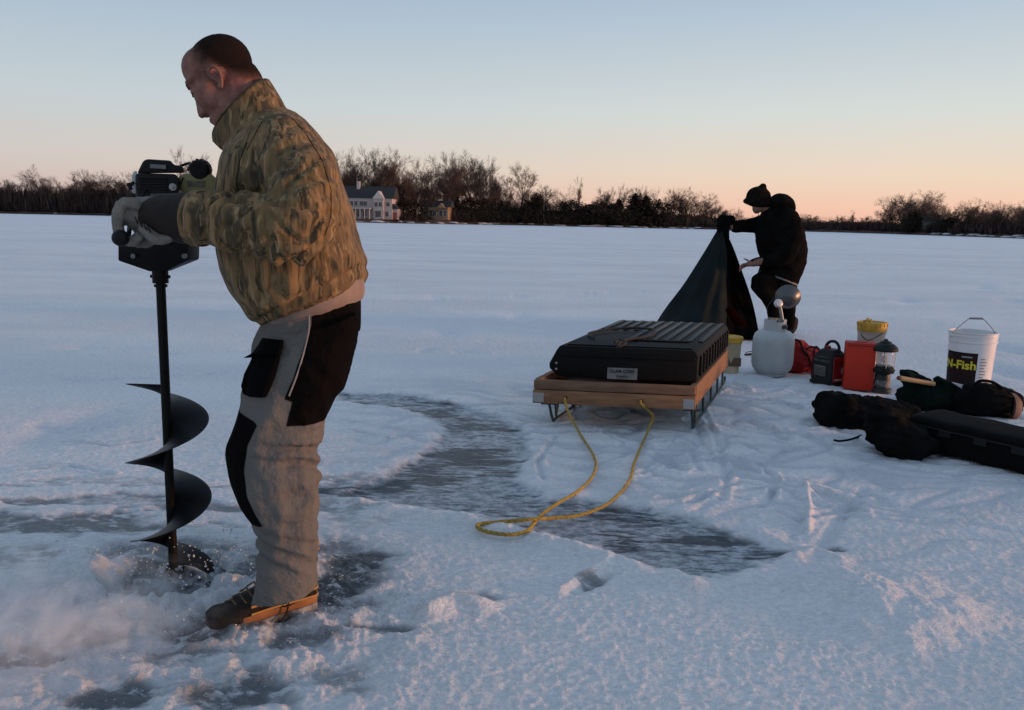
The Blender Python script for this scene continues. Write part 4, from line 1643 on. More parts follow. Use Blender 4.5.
def hand(palm, knuck, fingers, thumb, name='glove'):
    bm = BM()
    chain(bm, palm, n=20)
    for f in fingers: chain(bm, f, n=14)
    chain(bm, thumb, n=14)
    me = fuse(bm, .0042, 2, .5)
    push(me, lambda c, n: .0016 * n3(c, 45) + .0020 * np.sin(c[:, 0] * 260 + 6 * n3(c, 20)) * .5)
    return part(name, me, glove)


YB = 2.06     # near grip
palmL = [(P(186, 216, 2.04), .036, .040), (P(172, 217, 2.045), .046, .046), (P(152, 217, 2.05), .052, .052), (P(138, 213, 2.055), .044, .052), (P(129, 209, 2.055), .030, .048)]
fl = []
for q, Y in enumerate((1.995, 2.032, 2.070, 2.106)):
    ln = (.9, 1.0, 1.05, .98)[q]
    fl.append([(P(136, 204, Y + .0), .015, .0145), (P(124, 203 + q, Y), .0145, .014), (P(119.5 - ln, 212, Y), .0145, .014), (P(118.5 - ln, 225, Y), .0135, .0135), (P(121, 236, Y), .0135, .013), (P(131, 242, Y), .0125, .012), (P(139, 236, Y), .0115, .0115)])
thumbL = [(P(164, 226, 2.085), .020, .018), (P(156, 237, 2.11), .017, .016), (P(145, 243, 2.11), .014, .013), (P(135, 243, 2.105), .012, .012)]
gl = hand(palmL, None, fl, thumbL)
# heel of the glove under the cuff and stitched vents on its back
bm = BM()
chain(bm, [(P(169, 238, 2.01), .012, .02), (P(158, 239, 2.0), .015, .022), (P(144, 229, 1.995), .014, .018)], n=14)
part_bm('palm_heel', bm, glove, parent=man)
bm = BM()
for q in range(4):
    a = P(135 + q * 4.2, 217 + q * 3.0, 1.980); b_ = P(138 + q * 4.2, 224 + q * 2.8, 1.978)
    tube(bm, [a, (a + b_) / 2 + Vector((.002, -.004, 0)), b_], .0022, 6)
part_bm('glove_vent', bm, gaunt)
bm = BM()
chain(bm, [(P(150, 214, 2.045), .043, .050), (P(160, 216, 2.04), .054, .056), (P(176, 218, 2.035), .062, .060), (P(192, 218, 2.03), .066, .062), (P(200, 218, 2.025), .064, .060)], n=28, roundends=False)
me = fuse(bm, .005, 2, .5)
push(me, lambda c, n: .003 * n3(c, 22) + .0012 * n3(c, 60))
part('glove_cuff', me, gaunt)
# far hand
palmR = [(P(203, 214, 2.53), .036, .040), (P(190, 212, 2.53), .038, .046), (P(176, 209, 2.53), .034, .050), (P(168, 207, 2.53), .026, .046)]
fr = []
for q, Y in enumerate((2.48, 2.515, 2.55, 2.585)):
    fr.append([(P(174, 205, Y), .014, .0135), (P(163, 205, Y), .0135, .013), (P(160, 214, Y), .0135, .013), (P(160, 224, Y), .0125, .0125), (P(165, 232, Y), .012, .012)])
thumbR = [(P(190, 220, 2.49), .018, .017), (P(180, 231, 2.47), .015, .014), (P(170, 234, 2.47), .013, .013)]
hand(palmR, None, fr, thumbR)
bm = BM()
chain(bm, [(P(188, 213, 2.53), .043, .050), (P(205, 215, 2.53), .056, .054), (P(216, 215, 2.53), .058, .056)], n=24, roundends=False)
part_bm('glove_cuff', bm, gaunt)


# ================================================================== ICE AUGER
AY = 2.45
black = mat('black painted steel', (.004, .004, .0045), .5, spec=.12, noise=25, color2=(.007, .007, .007))
plastic = mat('black engine plastic', (.006, .0065, .008), .5, spec=.18, noise=30)
greyp = mat('light grey starter cover', (.36, .38, .38), .5)
olive = mat('olive fuel tank', (.20, .185, .070), .5, noise=8, color2=(.15, .14, .055))
steel = mat('worn steel edge', (.12, .13, .14), .35, metal=.6)
ag_base = P(173.5, 578, AY)
aug = empty('ice_auger', (ag_base.x, ag_base.y, 0), 'black gas-powered ice auger with olive fuel tank, drilling into the slush', 'ice auger')
AO = Vector((ag_base.x, ag_base.y, 0))


def apart(name, bm, m, parent=None, **kw):
    bmesh.ops.translate(bm, verts=bm.verts, vec=-AO)
    return obj(name, bm, m, parent or aug, True, 35, **kw)


top = P(160, 270, AY); bot = P(174.5, 590, AY)
ax = (bot - top).normalized()
ex = (Vector((1, 0, 0)) - ax * ax.x).normalized()
ey = ax.cross(ex)
if ey.y < 0: ey = -ey
bm = BM(); tube(bm, [top - ax * .02, bot + ax * .05], .0142, 20); shaft = apart('shaft', bm, black)
bm = BM(); tube(bm, [top - ax * .01, top + ax * .040], .0235, 20); tube(bm, [top + ax * .044, top + ax * .052], .0195, 16)
tube(bm, [top + ax * .02 - ex * .03, top + ax * .02 + ex * .03], .005, 8)
apart('shaft_collar', bm, black, shaft)
# flighting
tip1 = P(124, 384, AY)
s0 = (tip1 - top).dot(ax)
tip2 = P(128.5, 463.5, AY)
s1 = (tip2 - top).dot(ax)
pitch = (s1 - s0)
RF = (P(166, 420, AY) - P(126, 420, AY)).length
bm = BM()
V1 = []
Nn = 340
for i in range(Nn + 1):
    a = i / Nn * (2 * math.pi * 3.0)
    s = s0 + pitch * a / (2 * math.pi)
    c = top + ax * s
    d = -ex * math.cos(a) + ey * math.sin(a)
    r_out = RF * min(1, .985 + .0 * a)
    V1.append((c + d * .013, c + d * r_out, c + d * (r_out - .012)))
th = ax * .0022
ra = [[bm.verts.new(p[0] - th), bm.verts.new(p[2] - th), bm.verts.new(p[1] - th * .3), bm.verts.new(p[1] + th * .3), bm.verts.new(p[2] + th), bm.verts.new(p[0] + th)] for p in V1]
for a, b_ in zip(ra[:-1], ra[1:]):
    for k in range(6):
        bm.faces.new((a[k], a[(k + 1) % 6], b_[(k + 1) % 6], b_[k]))
bm.faces.new(ra[0][::-1]); bm.faces.new(ra[-1])
apart('flighting', bm, mat('flight paint', (.004, .0045, .0055), .4, spec=.16, noise=10, color2=(.008, .008, .009)))

# gearcase plate: a flat box tapering down to the collar
def DP(px, py, dY=0): return P(px, py, AY + dY)
bm = BM()
lo, hi = [], []
outl = [(125, 241), (193, 241), (192.5, 260), (168, 271), (152, 271), (125, 260)]
for dy, lst in ((-.045, lo), (.055, hi)):
    for q in outl:
        p = DP(*q); k = 1 if q[1] < 265 else .45
        lst.append(bm.verts.new(p + Vector((0, dy * k, 0))))
n = len(outl)
bm.faces.new(lo); bm.faces.new(hi[::-1])
for i in range(n):
    j = (i + 1) % n
    bm.faces.new((lo[i], hi[i], hi[j], lo[j]))
gc = apart('gearcase', bm, black, bevel=.004)
for px in (134, 185):
    bm = BM(); p = DP(px, 256, -.048); tube(bm, [p, p + Vector((0, -.008, 0))], .008, 6); apart('bolt', bm, steel, gc)
# open frame between plate and engine
bm = BM()
for px in (128, 146, 168, 190):
    for dy in (-.05, .05):
        tube(bm, [DP(px, 242, dy), DP(px + (2 if px < 160 else -2), 224, dy)], .007, 8)
add_box(bm, (DP(159, 222)), (.21, .13, .014))
apart('mount_frame', bm, black)
# handlebar loop with grips
bm = BM()
g0, g1 = P(120.5, 238, 1.97), P(120, 236, 2.14)
k0, k1 = P(163, 230, 2.44), P(163, 229, 2.64)
tube(bm, smooth_path([g0, g1, P(126, 238, 2.22), P(132, 242, 2.31)], 5), .0115, 12)
tube(bm, smooth_path([P(150, 242, 2.40), P(158, 236, 2.43), k0, k1], 5), .0115, 12)
hb_ = apart('handlebar', bm, black)
bm = BM(); tube(bm, [g0, g0.lerp(g1, .8)], .0165, 14); ball(bm, g0, .0205, n=16, m=10); apart('grip', bm, plastic, hb_)
bm = BM(); tube(bm, [k1, k1.lerp(k0, .7)], .0165, 14); ball(bm, k1, .020, n=16, m=10); apart('grip', bm, plastic, hb_)
# engine
bm = BM()
ring1 = []
def slabp(bm, pts, dy0, dy1):
    a = [bm.verts.new(DP(*q, dy0)) for q in pts]; b_ = [bm.verts.new(DP(*q, dy1)) for q in pts]
    n = len(pts); bm.faces.new(a); bm.faces.new(b_[::-1])
    for i in range(n):
        j = (i + 1) % n; bm.faces.new((a[i], b_[i], b_[j], a[j]))
slabp(bm, [(135, 173), (177, 174), (180, 182), (178, 197), (172, 222), (142, 222), (136, 197)], -.09, .09)
eng = apart('engine_block', bm, plastic, bevel=.010)
bm = BM(); slabp(bm, [(143, 161), (147, 159), (171, 160.5), (174, 165), (183, 166), (184.5, 173), (137, 173.5)], -.075, .085); apart('engine_cover', bm, plastic, eng, bevel=.006)
bm = BM()
for q in range(6): slabp(bm, [(139, 177 + q * 2.7), (166, 177.4 + q * 2.7), (166, 178.9 + q * 2.7), (139, 178.5 + q * 2.7)], -.096, -.088)
apart('cooling_fins', bm, plastic, eng)
bm = BM(); slabp(bm, [(131.5, 176), (134, 171), (137, 171), (137, 194), (132, 193)], -.07, .07); apart('starter_cover', bm, greyp, eng, bevel=.005)
bm = BM(); c = DP(172.5, 187, -.098); tube(bm, [c, c + Vector((0, .02, 0))], .0105, 14); tube(bm, [c + Vector((0, -.006, .0)), c + Vector((0, .006, 0))], .005, 8); apart('choke_knob', bm, mat('choke knob', (.30, .31, .31), .4), eng)
bm = BM(); slabp(bm, [(150, 164), (166, 165), (166, 169), (150, 168)], -.083, -.074); apart('vent_grille', bm, steel, eng)
bm = BM(); slabp(bm, [(178, 177), (184, 173.5), (212, 174), (216, 178), (216, 193), (180, 192)], -.075, .075); tank = apart('fuel_tank', bm, olive, bevel=.012)
bm = BM()
c = DP(201, 169.5, -.06)
axm = Vector((0.05, 1, .10)).normalized().to_track_quat('Z', 'Y').to_matrix()
lathe(bm, [(.012, -.022), (.026, -.020), (.0285, -.014), (.0285, .012), (.024, .016), (.012, .018)], c, 28, axm)
for q in range(14):
    a = q / 14 * 6.283
    p = c + axm @ Vector((.0288 * math.cos(a), .0288 * math.sin(a), -.001))
    add_box(bm, p, (.004, .022, .004))
tube(bm, [c + Vector((0, 0, -.01)), c + Vector((0, .02, -.05))], .017, 14)
apart('fuel_cap', bm, black, tank)
bm = BM(); tube(bm, smooth_path([P(128, 232, 2.03), DP(134, 212, -.16), DP(140, 200, -.13), DP(146, 190, -.10)], 6), .0028, 6); apart('throttle_cable', bm, black, eng)
bm = BM(); tube(bm, [DP(134, 182, -.085), DP(130, 186, -.09)], .005, 8); tube(bm, [DP(128.5, 183, -.09), DP(131, 190, -.09)], .006, 8); apart('pull_handle', bm, plastic, eng)
bm = BM(); slabp(bm, [(187, 181), (205, 181), (205, 187), (187, 187)], -.0775, -.0755); apart('tank_decal', bm, mat('faded decal', (.11, .11, .07), .6, noise=60, color2=(.03, .03, .02)), tank)
bm = BM(); slabp(bm, [(150, 193), (164, 193), (164, 199), (150, 199)], -.0925, -.0905); apart('engine_decal', bm, mat('grey decal', (.10, .10, .10), .6, noise=80, color2=(.02, .02, .02)), eng)
bm = BM(); tube(bm, smooth_path([DP(183, 178, -.08), DP(180, 186, -.10), DP(176, 200, -.085), DP(172, 224, -.06)], 6), .0028, 6); tube(bm, smooth_path([DP(176, 168, .03), DP(190, 163, .0), DP(188, 170, -.05)], 6), .004, 6); apart('fuel_line', bm, black, eng)


# ================================================================== SLED AND SHELTER CASE
def ang(v):
    return Vector((math.cos(v), math.sin(v), 0))


def gz(px, py, z): return G(px, py, z)


pine = mat('pine board', (.25, .13, .065), .75, noise=6, color2=(.16, .08, .042), stretch=(1, 8, 8), bump=(14, .25, .01))
pinew_shade = mat('shade-darkened weathered pine board', (.19, .105, .062), .8, noise=6, color2=(.12, .066, .04), stretch=(1, 8, 8), bump=(14, .25, .01))  # weathered tone, with the shade on the sled front darkened into the colour
plate = mat('galvanised bracket', (.34, .35, .36), .4, metal=.5)
green_steel = mat('green painted runner', (.030, .055, .055), .45, noise=10)

ZT, ZB = .262, .128
FR = gz(696, 387, ZT)
FL = gz(533, 380, ZT)
Wd = (FR - FL); WL = Wd.length; Wd.normalize()
Ld = Vector((math.sin(R(21.5)), math.cos(R(21.5)), 0))
SL_ = 1.50
sled = empty('wooden_sled', (FL.x, FL.y, 0), 'home-made pine-board sled on thin green metal runners, carrying the black case', 'sled')
SO = Vector((FL.x, FL.y, 0))


def sp(a, b_, z):      # a across (m), b along (m)
    return Vector((FL.x, FL.y, 0)) + Wd * a + Ld * b_ + Vector((0, 0, z))


def board(bm, a0, a1, b0, b1, z0, z1):
    vs = [bm.verts.new(sp(a, b_, z)) for a in (a0, a1) for b_ in (b0, b1) for z in (z0, z1)]
    for f in ((0, 1, 3, 2), (4, 6, 7, 5), (0, 4, 5, 1), (2, 3, 7, 6), (0, 2, 6, 4), (1, 5, 7, 3)): bm.faces.new([vs[i] for i in f])


def spart(name, bm, m, parent=None, **kw):
    bmesh.ops.translate(bm, verts=bm.verts, vec=-SO)
    return obj(name, bm, m, parent or sled, True, 30, **kw)


bm = BM(); board(bm, 0, WL, 0, .038, ZB, ZB + .078); fr1 = spart('front_board', bm, pine, bevel=.003)
bm = BM(); board(bm, .004, WL - .004, .002, .040, ZB + .083, ZT); spart('front_board', bm, pinew_shade, bevel=.003)
bm = BM(); board(bm, WL - .036, WL, .042, SL_, ZB + .012, ZT + .004); spart('side_board', bm, pine, bevel=.003)
bm = BM(); board(bm, 0, .036, .042, SL_, ZB + .012, ZT + .004); spart('side_board', bm, pine, bevel=.003)
bm = BM(); board(bm, 0, WL, SL_ + .002, SL_ + .040, ZB, ZT); spart('rear_board', bm, pine, bevel=.003)
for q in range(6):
    bm = BM(); board(bm, .040, WL - .040, .06 + q * .236, .06 + q * .236 + .20, ZB + .035, ZB + .055); spart('deck_board', bm, pinew_shade, bevel=.002)
for a in (.004, WL - .064):
    bm = BM(); board(bm, a, a + .060, -.003, -.0005, ZB + .008, ZB + .062)
    for i in range(3):
        for j in range(2):
            c = sp(a + .012 + i * .018, -.003, ZB + .024 + j * .022); tube(bm, [c, c - Ld * .004], .004, 6)
    spart('corner_bracket', bm, plate, fr1)
    
for a, hole in ((.09, True), (WL - .018, True)):
    bm = BM()
    zt = ZB - .002
    path = [sp(a, .02, zt), sp(a, .10, .012), sp(a, .18, .008), sp(a, SL_ * .55, .008), sp(a, SL_ - .02, .010), sp(a, SL_ + .06, .05)]
    tube(bm, smooth_path(path, 8), .0085, 8)
    rn = spart('runner', bm, green_steel)
    for b_ in (.16, .48, .82, 1.14, 1.42):
        bm = BM(); tube(bm, [sp(a, b_ - .03, zt), sp(a, b_, .014)], .0075, 8); tube(bm, [sp(a, b_ + .05, zt), sp(a, b_, .014)], .006, 8) if b_ == .16 else None
        spart('strut', bm, green_steel, rn)
    bm = BM(); tube(bm, [sp(a - .05, .03, zt - .003), sp(a + .05, .03, zt - .003)], .008, 8); spart('cross_bar', bm, green_steel, rn)
for a in (.19, .62):
    bm = BM(); c = sp(a, -.004, ZB + .040); tube(bm, [c, c + Ld * .006], .010, 12); spart('rope_hole', bm, mat('hole shadow', (.02, .012, .008), .9), fr1)

# folded shelter in its ribbed black case
casem = mat('black moulded plastic', (.0038, .0038, .0042), .6, spec=.12, noise=30, color2=(.006, .006, .006), bump=(80, .25, .004))
labelm = mat('white sticker', (.25, .245, .24), .7, noise=14, color2=(.13, .13, .13))
inkm = mat('black print', (.012, .012, .012), .7)
# corner points read off the photograph
cz0, cz1 = ZT + .006, .455
CFL = gz(562, 345.5, cz1); CFR = gz(695.8, 348.4, cz1)
CW = (CFR - CFL).length
b0 = (CFL - SO).dot(Wd) - (CFL - SO).dot(Ld) * Wd.dot(Ld)
case = empty('shelter_case', (CFL.x, CFL.y, cz0), 'large ribbed black plastic case lying on the wooden sled', 'case')
CO = Vector((CFL.x, CFL.y, cz0))
CL = 1.40


def cp(a, b_, z): return Vector((CFL.x, CFL.y, 0)) + Wd * a + Ld * b_ + Vector((0, 0, z))


def cpart(name, bm, m, parent=None, **kw):
    bmesh.ops.translate(bm, verts=bm.verts, vec=-CO)
    return obj(name, bm, m, parent or case, True, 30, **kw)


bm = BM()
prof = [(.035, cz0), (CW - .004, cz0), (CW, cz0 + .015), (CW + .001, cz1 - .035), (CW - .012, cz1 - .012), (CW - .03, cz1), (-.012, cz1), (-.030, cz1 - .025), (-.072, cz0 + .080), (-.070, cz0 + .050), (-.02, cz0 + .01)]
A = [bm.verts.new(cp(a, 0, z)) for a, z in prof]; B_ = [bm.verts.new(cp(a, CL, z)) for a, z in prof]
n = len(prof)
bm.faces.new(A[::-1]); bm.faces.new(B_)
for i in range(n):
    j = (i + 1) % n; bm.faces.new((A[i], A[j], B_[j], B_[i]))
shell = cpart('shell', bm, casem, bevel=.008)


def cbox(bm, a0, a1, b0, b1, z0, z1):
    vs = [bm.verts.new(cp(a, b_, z)) for a in (a0, a1) for b_ in (b0, b1) for z in (z0, z1)]
    for f in ((0, 1, 3, 2), (4, 6, 7, 5), (0, 4, 5, 1), (2, 3, 7, 6), (0, 2, 6, 4), (1, 5, 7, 3)): bm.faces.new([vs[i] for i in f])


nr = 11
ribm = mat('worn rib plastic', (.010, .010, .010), .5, spec=.3, noise=18, color2=(.017, .017, .017))
for q in range(nr):
    bm = BM()
    a = .03 + (CW - .07) * q / (nr - 1)
    st = .34 if q > 3 else .80
    cbox(bm, a - .015, a + .015, st, CL - .05, cz1 + .001, cz1 + .009)
    cpart('lid_rib', bm, ribm, shell, bevel=.004)
for q in range(11):
    bm = BM()
    b_ = .08 + (CL - .16) * q / 10
    cbox(bm, CW + .002, CW + .016, b_ - .018, b_ + .018, cz0 + .03, cz1 - .04)
    cpart('side_rib', bm, casem, shell, bevel=.004)
bm = BM(); cbox(bm, .0, CW - .012, -.010, -.001, cz1 - .060, cz1 - .042)
cpart('seam_strip', bm, casem, shell, bevel=.003)
bm = BM(); cbox(bm, .25, CW - .10, .295, .312, cz1 + .001, cz1 + .010)
cpart('rib_bar', bm, casem, shell, bevel=.003)
bm = BM(); cbox(bm, .02, CW - .04, .028, .046, cz1 + .001, cz1 + .008)
cpart('lid_edge', bm, casem, shell, bevel=.003)
# carrying cord on the lid
bm = BM()
tube(bm, smooth_path([cp(.10, .30, cz1 + .012), cp(.02, .50, cz1 + .014), cp(.15, .75, cz1 + .02), cp(.36, .72, cz1 + .024), cp(.42, .45, cz1 + .02), cp(.33, .26, cz1 + .016), cp(.27, .12, cz1 + .014)], 8), .0075, 8)
cpart('carry_cord', bm, inkm)
bm = BM(); cc = cp(.30, .10, cz1 + .016)
tube(bm, smooth_path([cc, cc + Vector((.02, -.03, .02)), cc + Vector((.03, -.06, .004)), cc + Vector((-.02, -.07, -.02)), cc + Vector((.012, -.02, .01))], 6), .007, 8)
cpart('strap_knot', bm, mat('brown strap', (.05, .032, .025), .8), shell)
for z in (cz0 + .05, cz0 + .085):
    bm = BM(); c = cp(-.028, -.002, z); tube(bm, [c, c - Ld * .006], .006, 10); cpart('rivet', bm, plate, shell)
# sticker with two lines of print
bm = BM(); cbox(bm, CW * .345, CW * .565, -.0035, -.001, .272, .338); stick = cpart('sticker', bm, labelm)


def text_mesh(body, size, bold=0.0, extrude=.0006):
    cu = bpy.data.curves.new('txt', 'FONT')
    cu.body = body; cu.size = size; cu.extrude = extrude; cu.offset = bold
    cu.align_x = 'CENTER'; cu.align_y = 'CENTER'
    t = bpy.data.objects.new('txt', cu); COL.objects.link(t)
    bpy.context.view_layer.update()
    me = bpy.data.meshes.new_from_object(t.evaluated_get(bpy.context.evaluated_depsgraph_get()))
    bpy.data.objects.remove(t)
    return me


def place_text(name, body, size, origin, X, Z, m, parent, org, bold=.0):
    me = text_mesh(body, size, bold)
    X = X.normalized(); Z = Z.normalized(); Nn_ = X.cross(Z)
    M = Matrix(((X.x, Z.x, Nn_.x, origin.x), (X.y, Z.y, Nn_.y, origin.y), (X.z, Z.z, Nn_.z, origin.z), (0, 0, 0, 1)))
    me.transform(M); me.transform(Matrix.Translation(-org))
    return link_mesh(name, me, parent, m, False)


place_text('print', 'CLAM CORP', .025, cp(CW * .455, -.0042, .318), Wd, Vector((0, 0, 1)), inkm, stick, CO, .0008)
place_text('print', 'ICE SHELTER', .012, cp(CW * .455, -.0042, .288), Wd, Vector((0, 0, 1)), inkm, stick, CO, .0002)

# tow rope
ropem = mat('yellow braided rope', (.40, .28, .055), .8, noise=90, color2=(.24, .17, .035), bump=(200, .6, .004))
c1 = sp(.19, -.004, ZB + .040); c2 = sp(.62, -.004, ZB + .040)
r1 = [c1 + Ld * .02, c1 - Ld * .012 + Vector((0, 0, -.012))] + [G(x, y, z) for x, y, z in ((569, 414, .09), (573, 422, .05), (582, 437, .012), (591, 451, .016), (596, 463, .016), (592, 477, .016), (578, 491, .018), (560, 502, .016), (545, 512, .012), (536, 521, .014), (527, 531, .016),
    (512, 534.5, .016), (496, 533.5, .016), (483, 530.5, .016), (477, 526, .016), (484, 523.5, .016), (505, 521.5, .018), (530, 519.5, .030), (555, 518, .014), (580, 515, .010), (604, 506, .010), (620, 493, .010), (630, 479, .010), (634, 464, .010), (640, 449, .010), (646, 436, .012), (650, 425, .035), (653, 416, .07))] + [c2 - Ld * .012 + Vector((0, 0, -.012)), c2 + Ld * .02]
sp_ = smooth_path(r1, 8)
bm = BM()
for ph in (0, 2.094, 4.189):
    pts = []
    tot = 0
    for i, q in enumerate(sp_):
        if i: tot += (sp_[i] - sp_[i - 1]).length
        t = (sp_[min(i + 1, len(sp_) - 1)] - sp_[max(i - 1, 0)]).normalized()
        a = t.cross(Vector((0, 0, 1))).normalized(); b_ = t.cross(a)
        an = tot * 95 + ph
        pts.append(q + (a * math.cos(an) + b_ * math.sin(an)) * .0038)
    tube(bm, pts, .0046, 6)
o = obj('tow_rope', bm, ropem, None)
tag(o, 'yellow tow rope looping from the sled across snow and cleared ice', 'rope')


# ================================================================== FAR PERSON AND SHELTER CLOTH
YF = 8.15
FORG = G(788, 335)
YF = FORG.y
dcl = mat('near-black parka', (.0075, .0068, .0064), .95, spec=.03, noise=8, color2=(.0035, .0032, .003), bump=(14, .5, .03))
beanm = mat('brown camouflage knit', (.014, .010, .008), .95, spec=.03, noise=28, color2=(.006, .005, .004), bump=(60, .6, .01))
k9 = mpp(P(780, 240, YF))


def pc(lst, Y=None):
    return [(P(x, y, (Y or YF) + dy), r * k9, rb * k9) for x, y, dy, r, rb in lst]


bb = BM()
# head and neck, face turned down to the left
hd = P(762, 201, YF)
ball(bb, hd, Vector((.100, 0, 0)), Vector((0, .078, 0)), Vector((0, 0, .115)), 20, 14)
ball(bb, P(757.5, 207, YF), Vector((.050, 0, -.02)), Vector((0, .052, 0)), Vector((.02, 0, .07)), 16, 10)
chain(bb, pc([(755.5, 204, 0, 1.5, 1.5), (753.6, 208, 0, 1.6, 1.6), (754, 209.5, 0, 1.4, 1.5)]), n=10)
chain(bb, pc([(766, 208, 0, 6, 6), (772, 218, 0, 7, 7), (780, 235, 0, 10, 14), (784, 262, 0, 11, 14), (784, 282, 0, 11, 14)]), n=18)
chain(bb, pc([(786, 278, -.08, 8, 8), (760, 281, -.14, 6, 6), (770, 300, -.16, 4.5, 4.5), (774, 322, -.16, 3.5, 3.5)]), n=14)
chain(bb, pc([(784, 282, .1, 8, 8), (788, 306, .1, 6, 6), (788, 330, .1, 4, 4)]), n=14)
chain(bb, pc([(786, 222, -.18, 6, 6), (788, 252, -.26, 4.5, 4.5), (758, 262, -.22, 3.5, 3.5), (750, 264, -.2, 2.5, 3)]), n=14)
chain(bb, pc([(776, 220, .18, 6, 6), (752, 226, .16, 4.5, 4.5), (730, 227, .08, 3.5, 3.5)]), n=14)
# bare hand reaching forward: palm, four fingers, thumb
chain(bb, pc([(752, 263, -.2, 2.6, 3.6), (748.5, 264.2, -.2, 2.6, 4.0), (745.8, 265, -.2, 2.0, 3.8)]), n=12)
for q, (dx, dy, yy, l) in enumerate(((-1, -2.2, -.245, .9), (-1, -.8, -.22, 1.0), (-1, .8, -.192, 1.0), (-.9, 2.0, -.166, .85))):
    chain(bb, pc([(747, 264.6 + dy * .35, yy, .95, .95), (744, 265.6 + dy * .8, yy, .95, .95), (741.6 - l, 267.6 + dy, yy, .85, .85), (740.2 - l, 269.8 + dy * 1.1, yy, .75, .75)]), n=8)
chain(bb, pc([(750, 262, -.16, 1.1, 1.1), (747, 259.8, -.14, 1.0, 1.0), (744.2, 259.0, -.14, .85, .85)]), n=8)
me = fuse(bb, .0095, 1, .4)
me.transform(Matrix.Translation(-FORG))
far = link_mesh('person', me, None, mat('far skin', (.20, .10, .075), .6, noise=20), True)
far.location = FORG
tag(far, 'person in black parka and knit beanie stooping to raise the shelter cloth', 'person')


def fpart(name, bm, m, vox=.02, it=3, nz=.008, par=None):
    me = fuse(bm, vox, it, .5)
    if nz: push(me, lambda c, n: nz * n3(c, 7) + nz * .6 * n3(c, 17))
    me.transform(Matrix.Translation(-FORG))
    return link_mesh(name, me, par or far, m, True)


bm = BM()
fb(bm, [(766, 208, 787, 204, .10), (760, 216, 796, 213, .20), (757, 228, 800, 224, .25), (757, 240, 804, 240, .27), (759, 250, 805.5, 254, .27), (762, 262, 802, 270, .26), (759, 275, 796, 285, .24)], YF, n=28)
chain(bm, pc([(788, 218, -.16, 11, 10), (793, 236, -.25, 10, 9), (786, 254, -.28, 8.5, 8), (770, 260, -.24, 6.5, 6), (757, 262, -.20, 4.8, 4.6), (753, 263, -.20, 4.4, 4.2)]), n=18)
chain(bm, pc([(778, 219, .12, 10, 10), (764, 222, .16, 8.6, 8), (748, 226, .14, 7, 6.5), (735, 227, .10, 6.2, 6)]), n=18)
pk_ = fpart('parka', bm, dcl, .016, 3, .012)
bm = BM()
chain(bm, pc([(772, 204, 0, 6.5, 13), (779, 201.5, 0, 8, 15), (786, 203, 0, 7.5, 13), (790, 209, 0, 6, 10)]), n=18)
fpart('hood', bm, dcl, .014, 3, .010)
bm = BM()
ball(bm, P(758.5, 197, YF), Vector((.128, 0, -.03)), Vector((0, .105, 0)), Vector((.035, 0, .105)), 24, 16)
chain(bm, pc([(746.5, 201, 0, 3.2, 8), (757, 203.5, 0, 4, 10), (767, 204, 0, 4, 9)]), n=16)
ball(bm, P(763, 187, YF), .038, n=12, m=8)
fpart('beanie', bm, beanm, .012, 2, .006)
bm = BM()
chain(bm, pc([(731, 220, .08, 5, 4.6), (725.5, 222, .06, 6.2, 5), (723, 230, .05, 6.4, 5), (725, 240, .05, 4.6, 4)]), n=16)
chain(bm, pc([(722, 221, 0, 2.4, 2.4), (718.6, 226, -.02, 2.3, 2.3), (719.5, 231, -.03, 2.1, 2.1)]), n=10)
for yy in (.03, .07, .11): chain(bm, pc([(724, 216.5, yy, 2.2, 2.2), (720.5, 217, yy, 2.1, 2.1), (718.4, 222, yy, 2.0, 2.0), (720, 226, yy, 1.8, 1.8)]), n=10)
fpart('mitten', bm, mat('black mitten', (.004, .004, .004), .95, spec=.03), .011, 2, .004)
bm = BM()
fb(bm, [(760, 270, 797, 280, .20), (765, 282, 795, 290, .20)], YF, n=24)
chain(bm, pc([(786, 283, -.10, 11, 10), (770, 281, -.14, 10.5, 10), (759.5, 282, -.16, 9.0, 9), (763, 290, -.16, 8.6, 8.4), (770, 300, -.16, 7.2, 7), (774, 315, -.15, 6.2, 6), (776, 330, -.15, 6, 6)]), n=18)
chain(bm, pc([(786, 285, .10, 10, 10), (789, 300, .08, 7.6, 8), (789, 314, .06, 6.4, 7), (789, 326, .06, 6, 6.6)]), n=18)
fpart('trousers', bm, dcl, .016, 3, .010)
bm = BM()
fb(bm, [(759.5, 271, 796, 284.3, .250), (760.2, 272.8, 795.4, 286.0, .252)], YF, n=28)
bmesh.ops.translate(bm, verts=bm.verts, vec=-FORG)
obj('hem_stripe', bm, mat('reflective hem', (.13, .12, .11), .7), far)
for (x, y, yy) in ((787, 333, .06), (775, 337, -.15)):
    bm = BM()
    p = P(x, y, YF + yy); p.z = .05
    chain(bm, [(p + Vector((.05, 0, .10)), .065, .055), (p + Vector((.03, 0, .0)), .060, .055), (p + Vector((-.08, 0, -.005)), .050, .055), (p + Vector((-.16, 0, -.012)), .035, .045)], n=16)
    fpart('boot', bm, mat('black winter boot', (.008, .008, .008), .7, spec=.2), .012, 2, .002)

# shelter cloth: two hanging panels held up by the mitten
clothg = mat('dark blue-green shelter cloth', (.010, .016, .016), .8, spec=.10, noise=5, color2=(.006, .010, .011), bump=(9, .4, .04))
clothk = mat('black shelter lining', (.003, .003, .003), .95, spec=.02, noise=4)
peak = P(719.5, 228, YF)
shel = empty('shelter_cloth', (peak.x, peak.y, 0), 'dark green shelter cloth held up to a peak beside the parka', 'tent')
TO = Vector((peak.x, peak.y, 0))


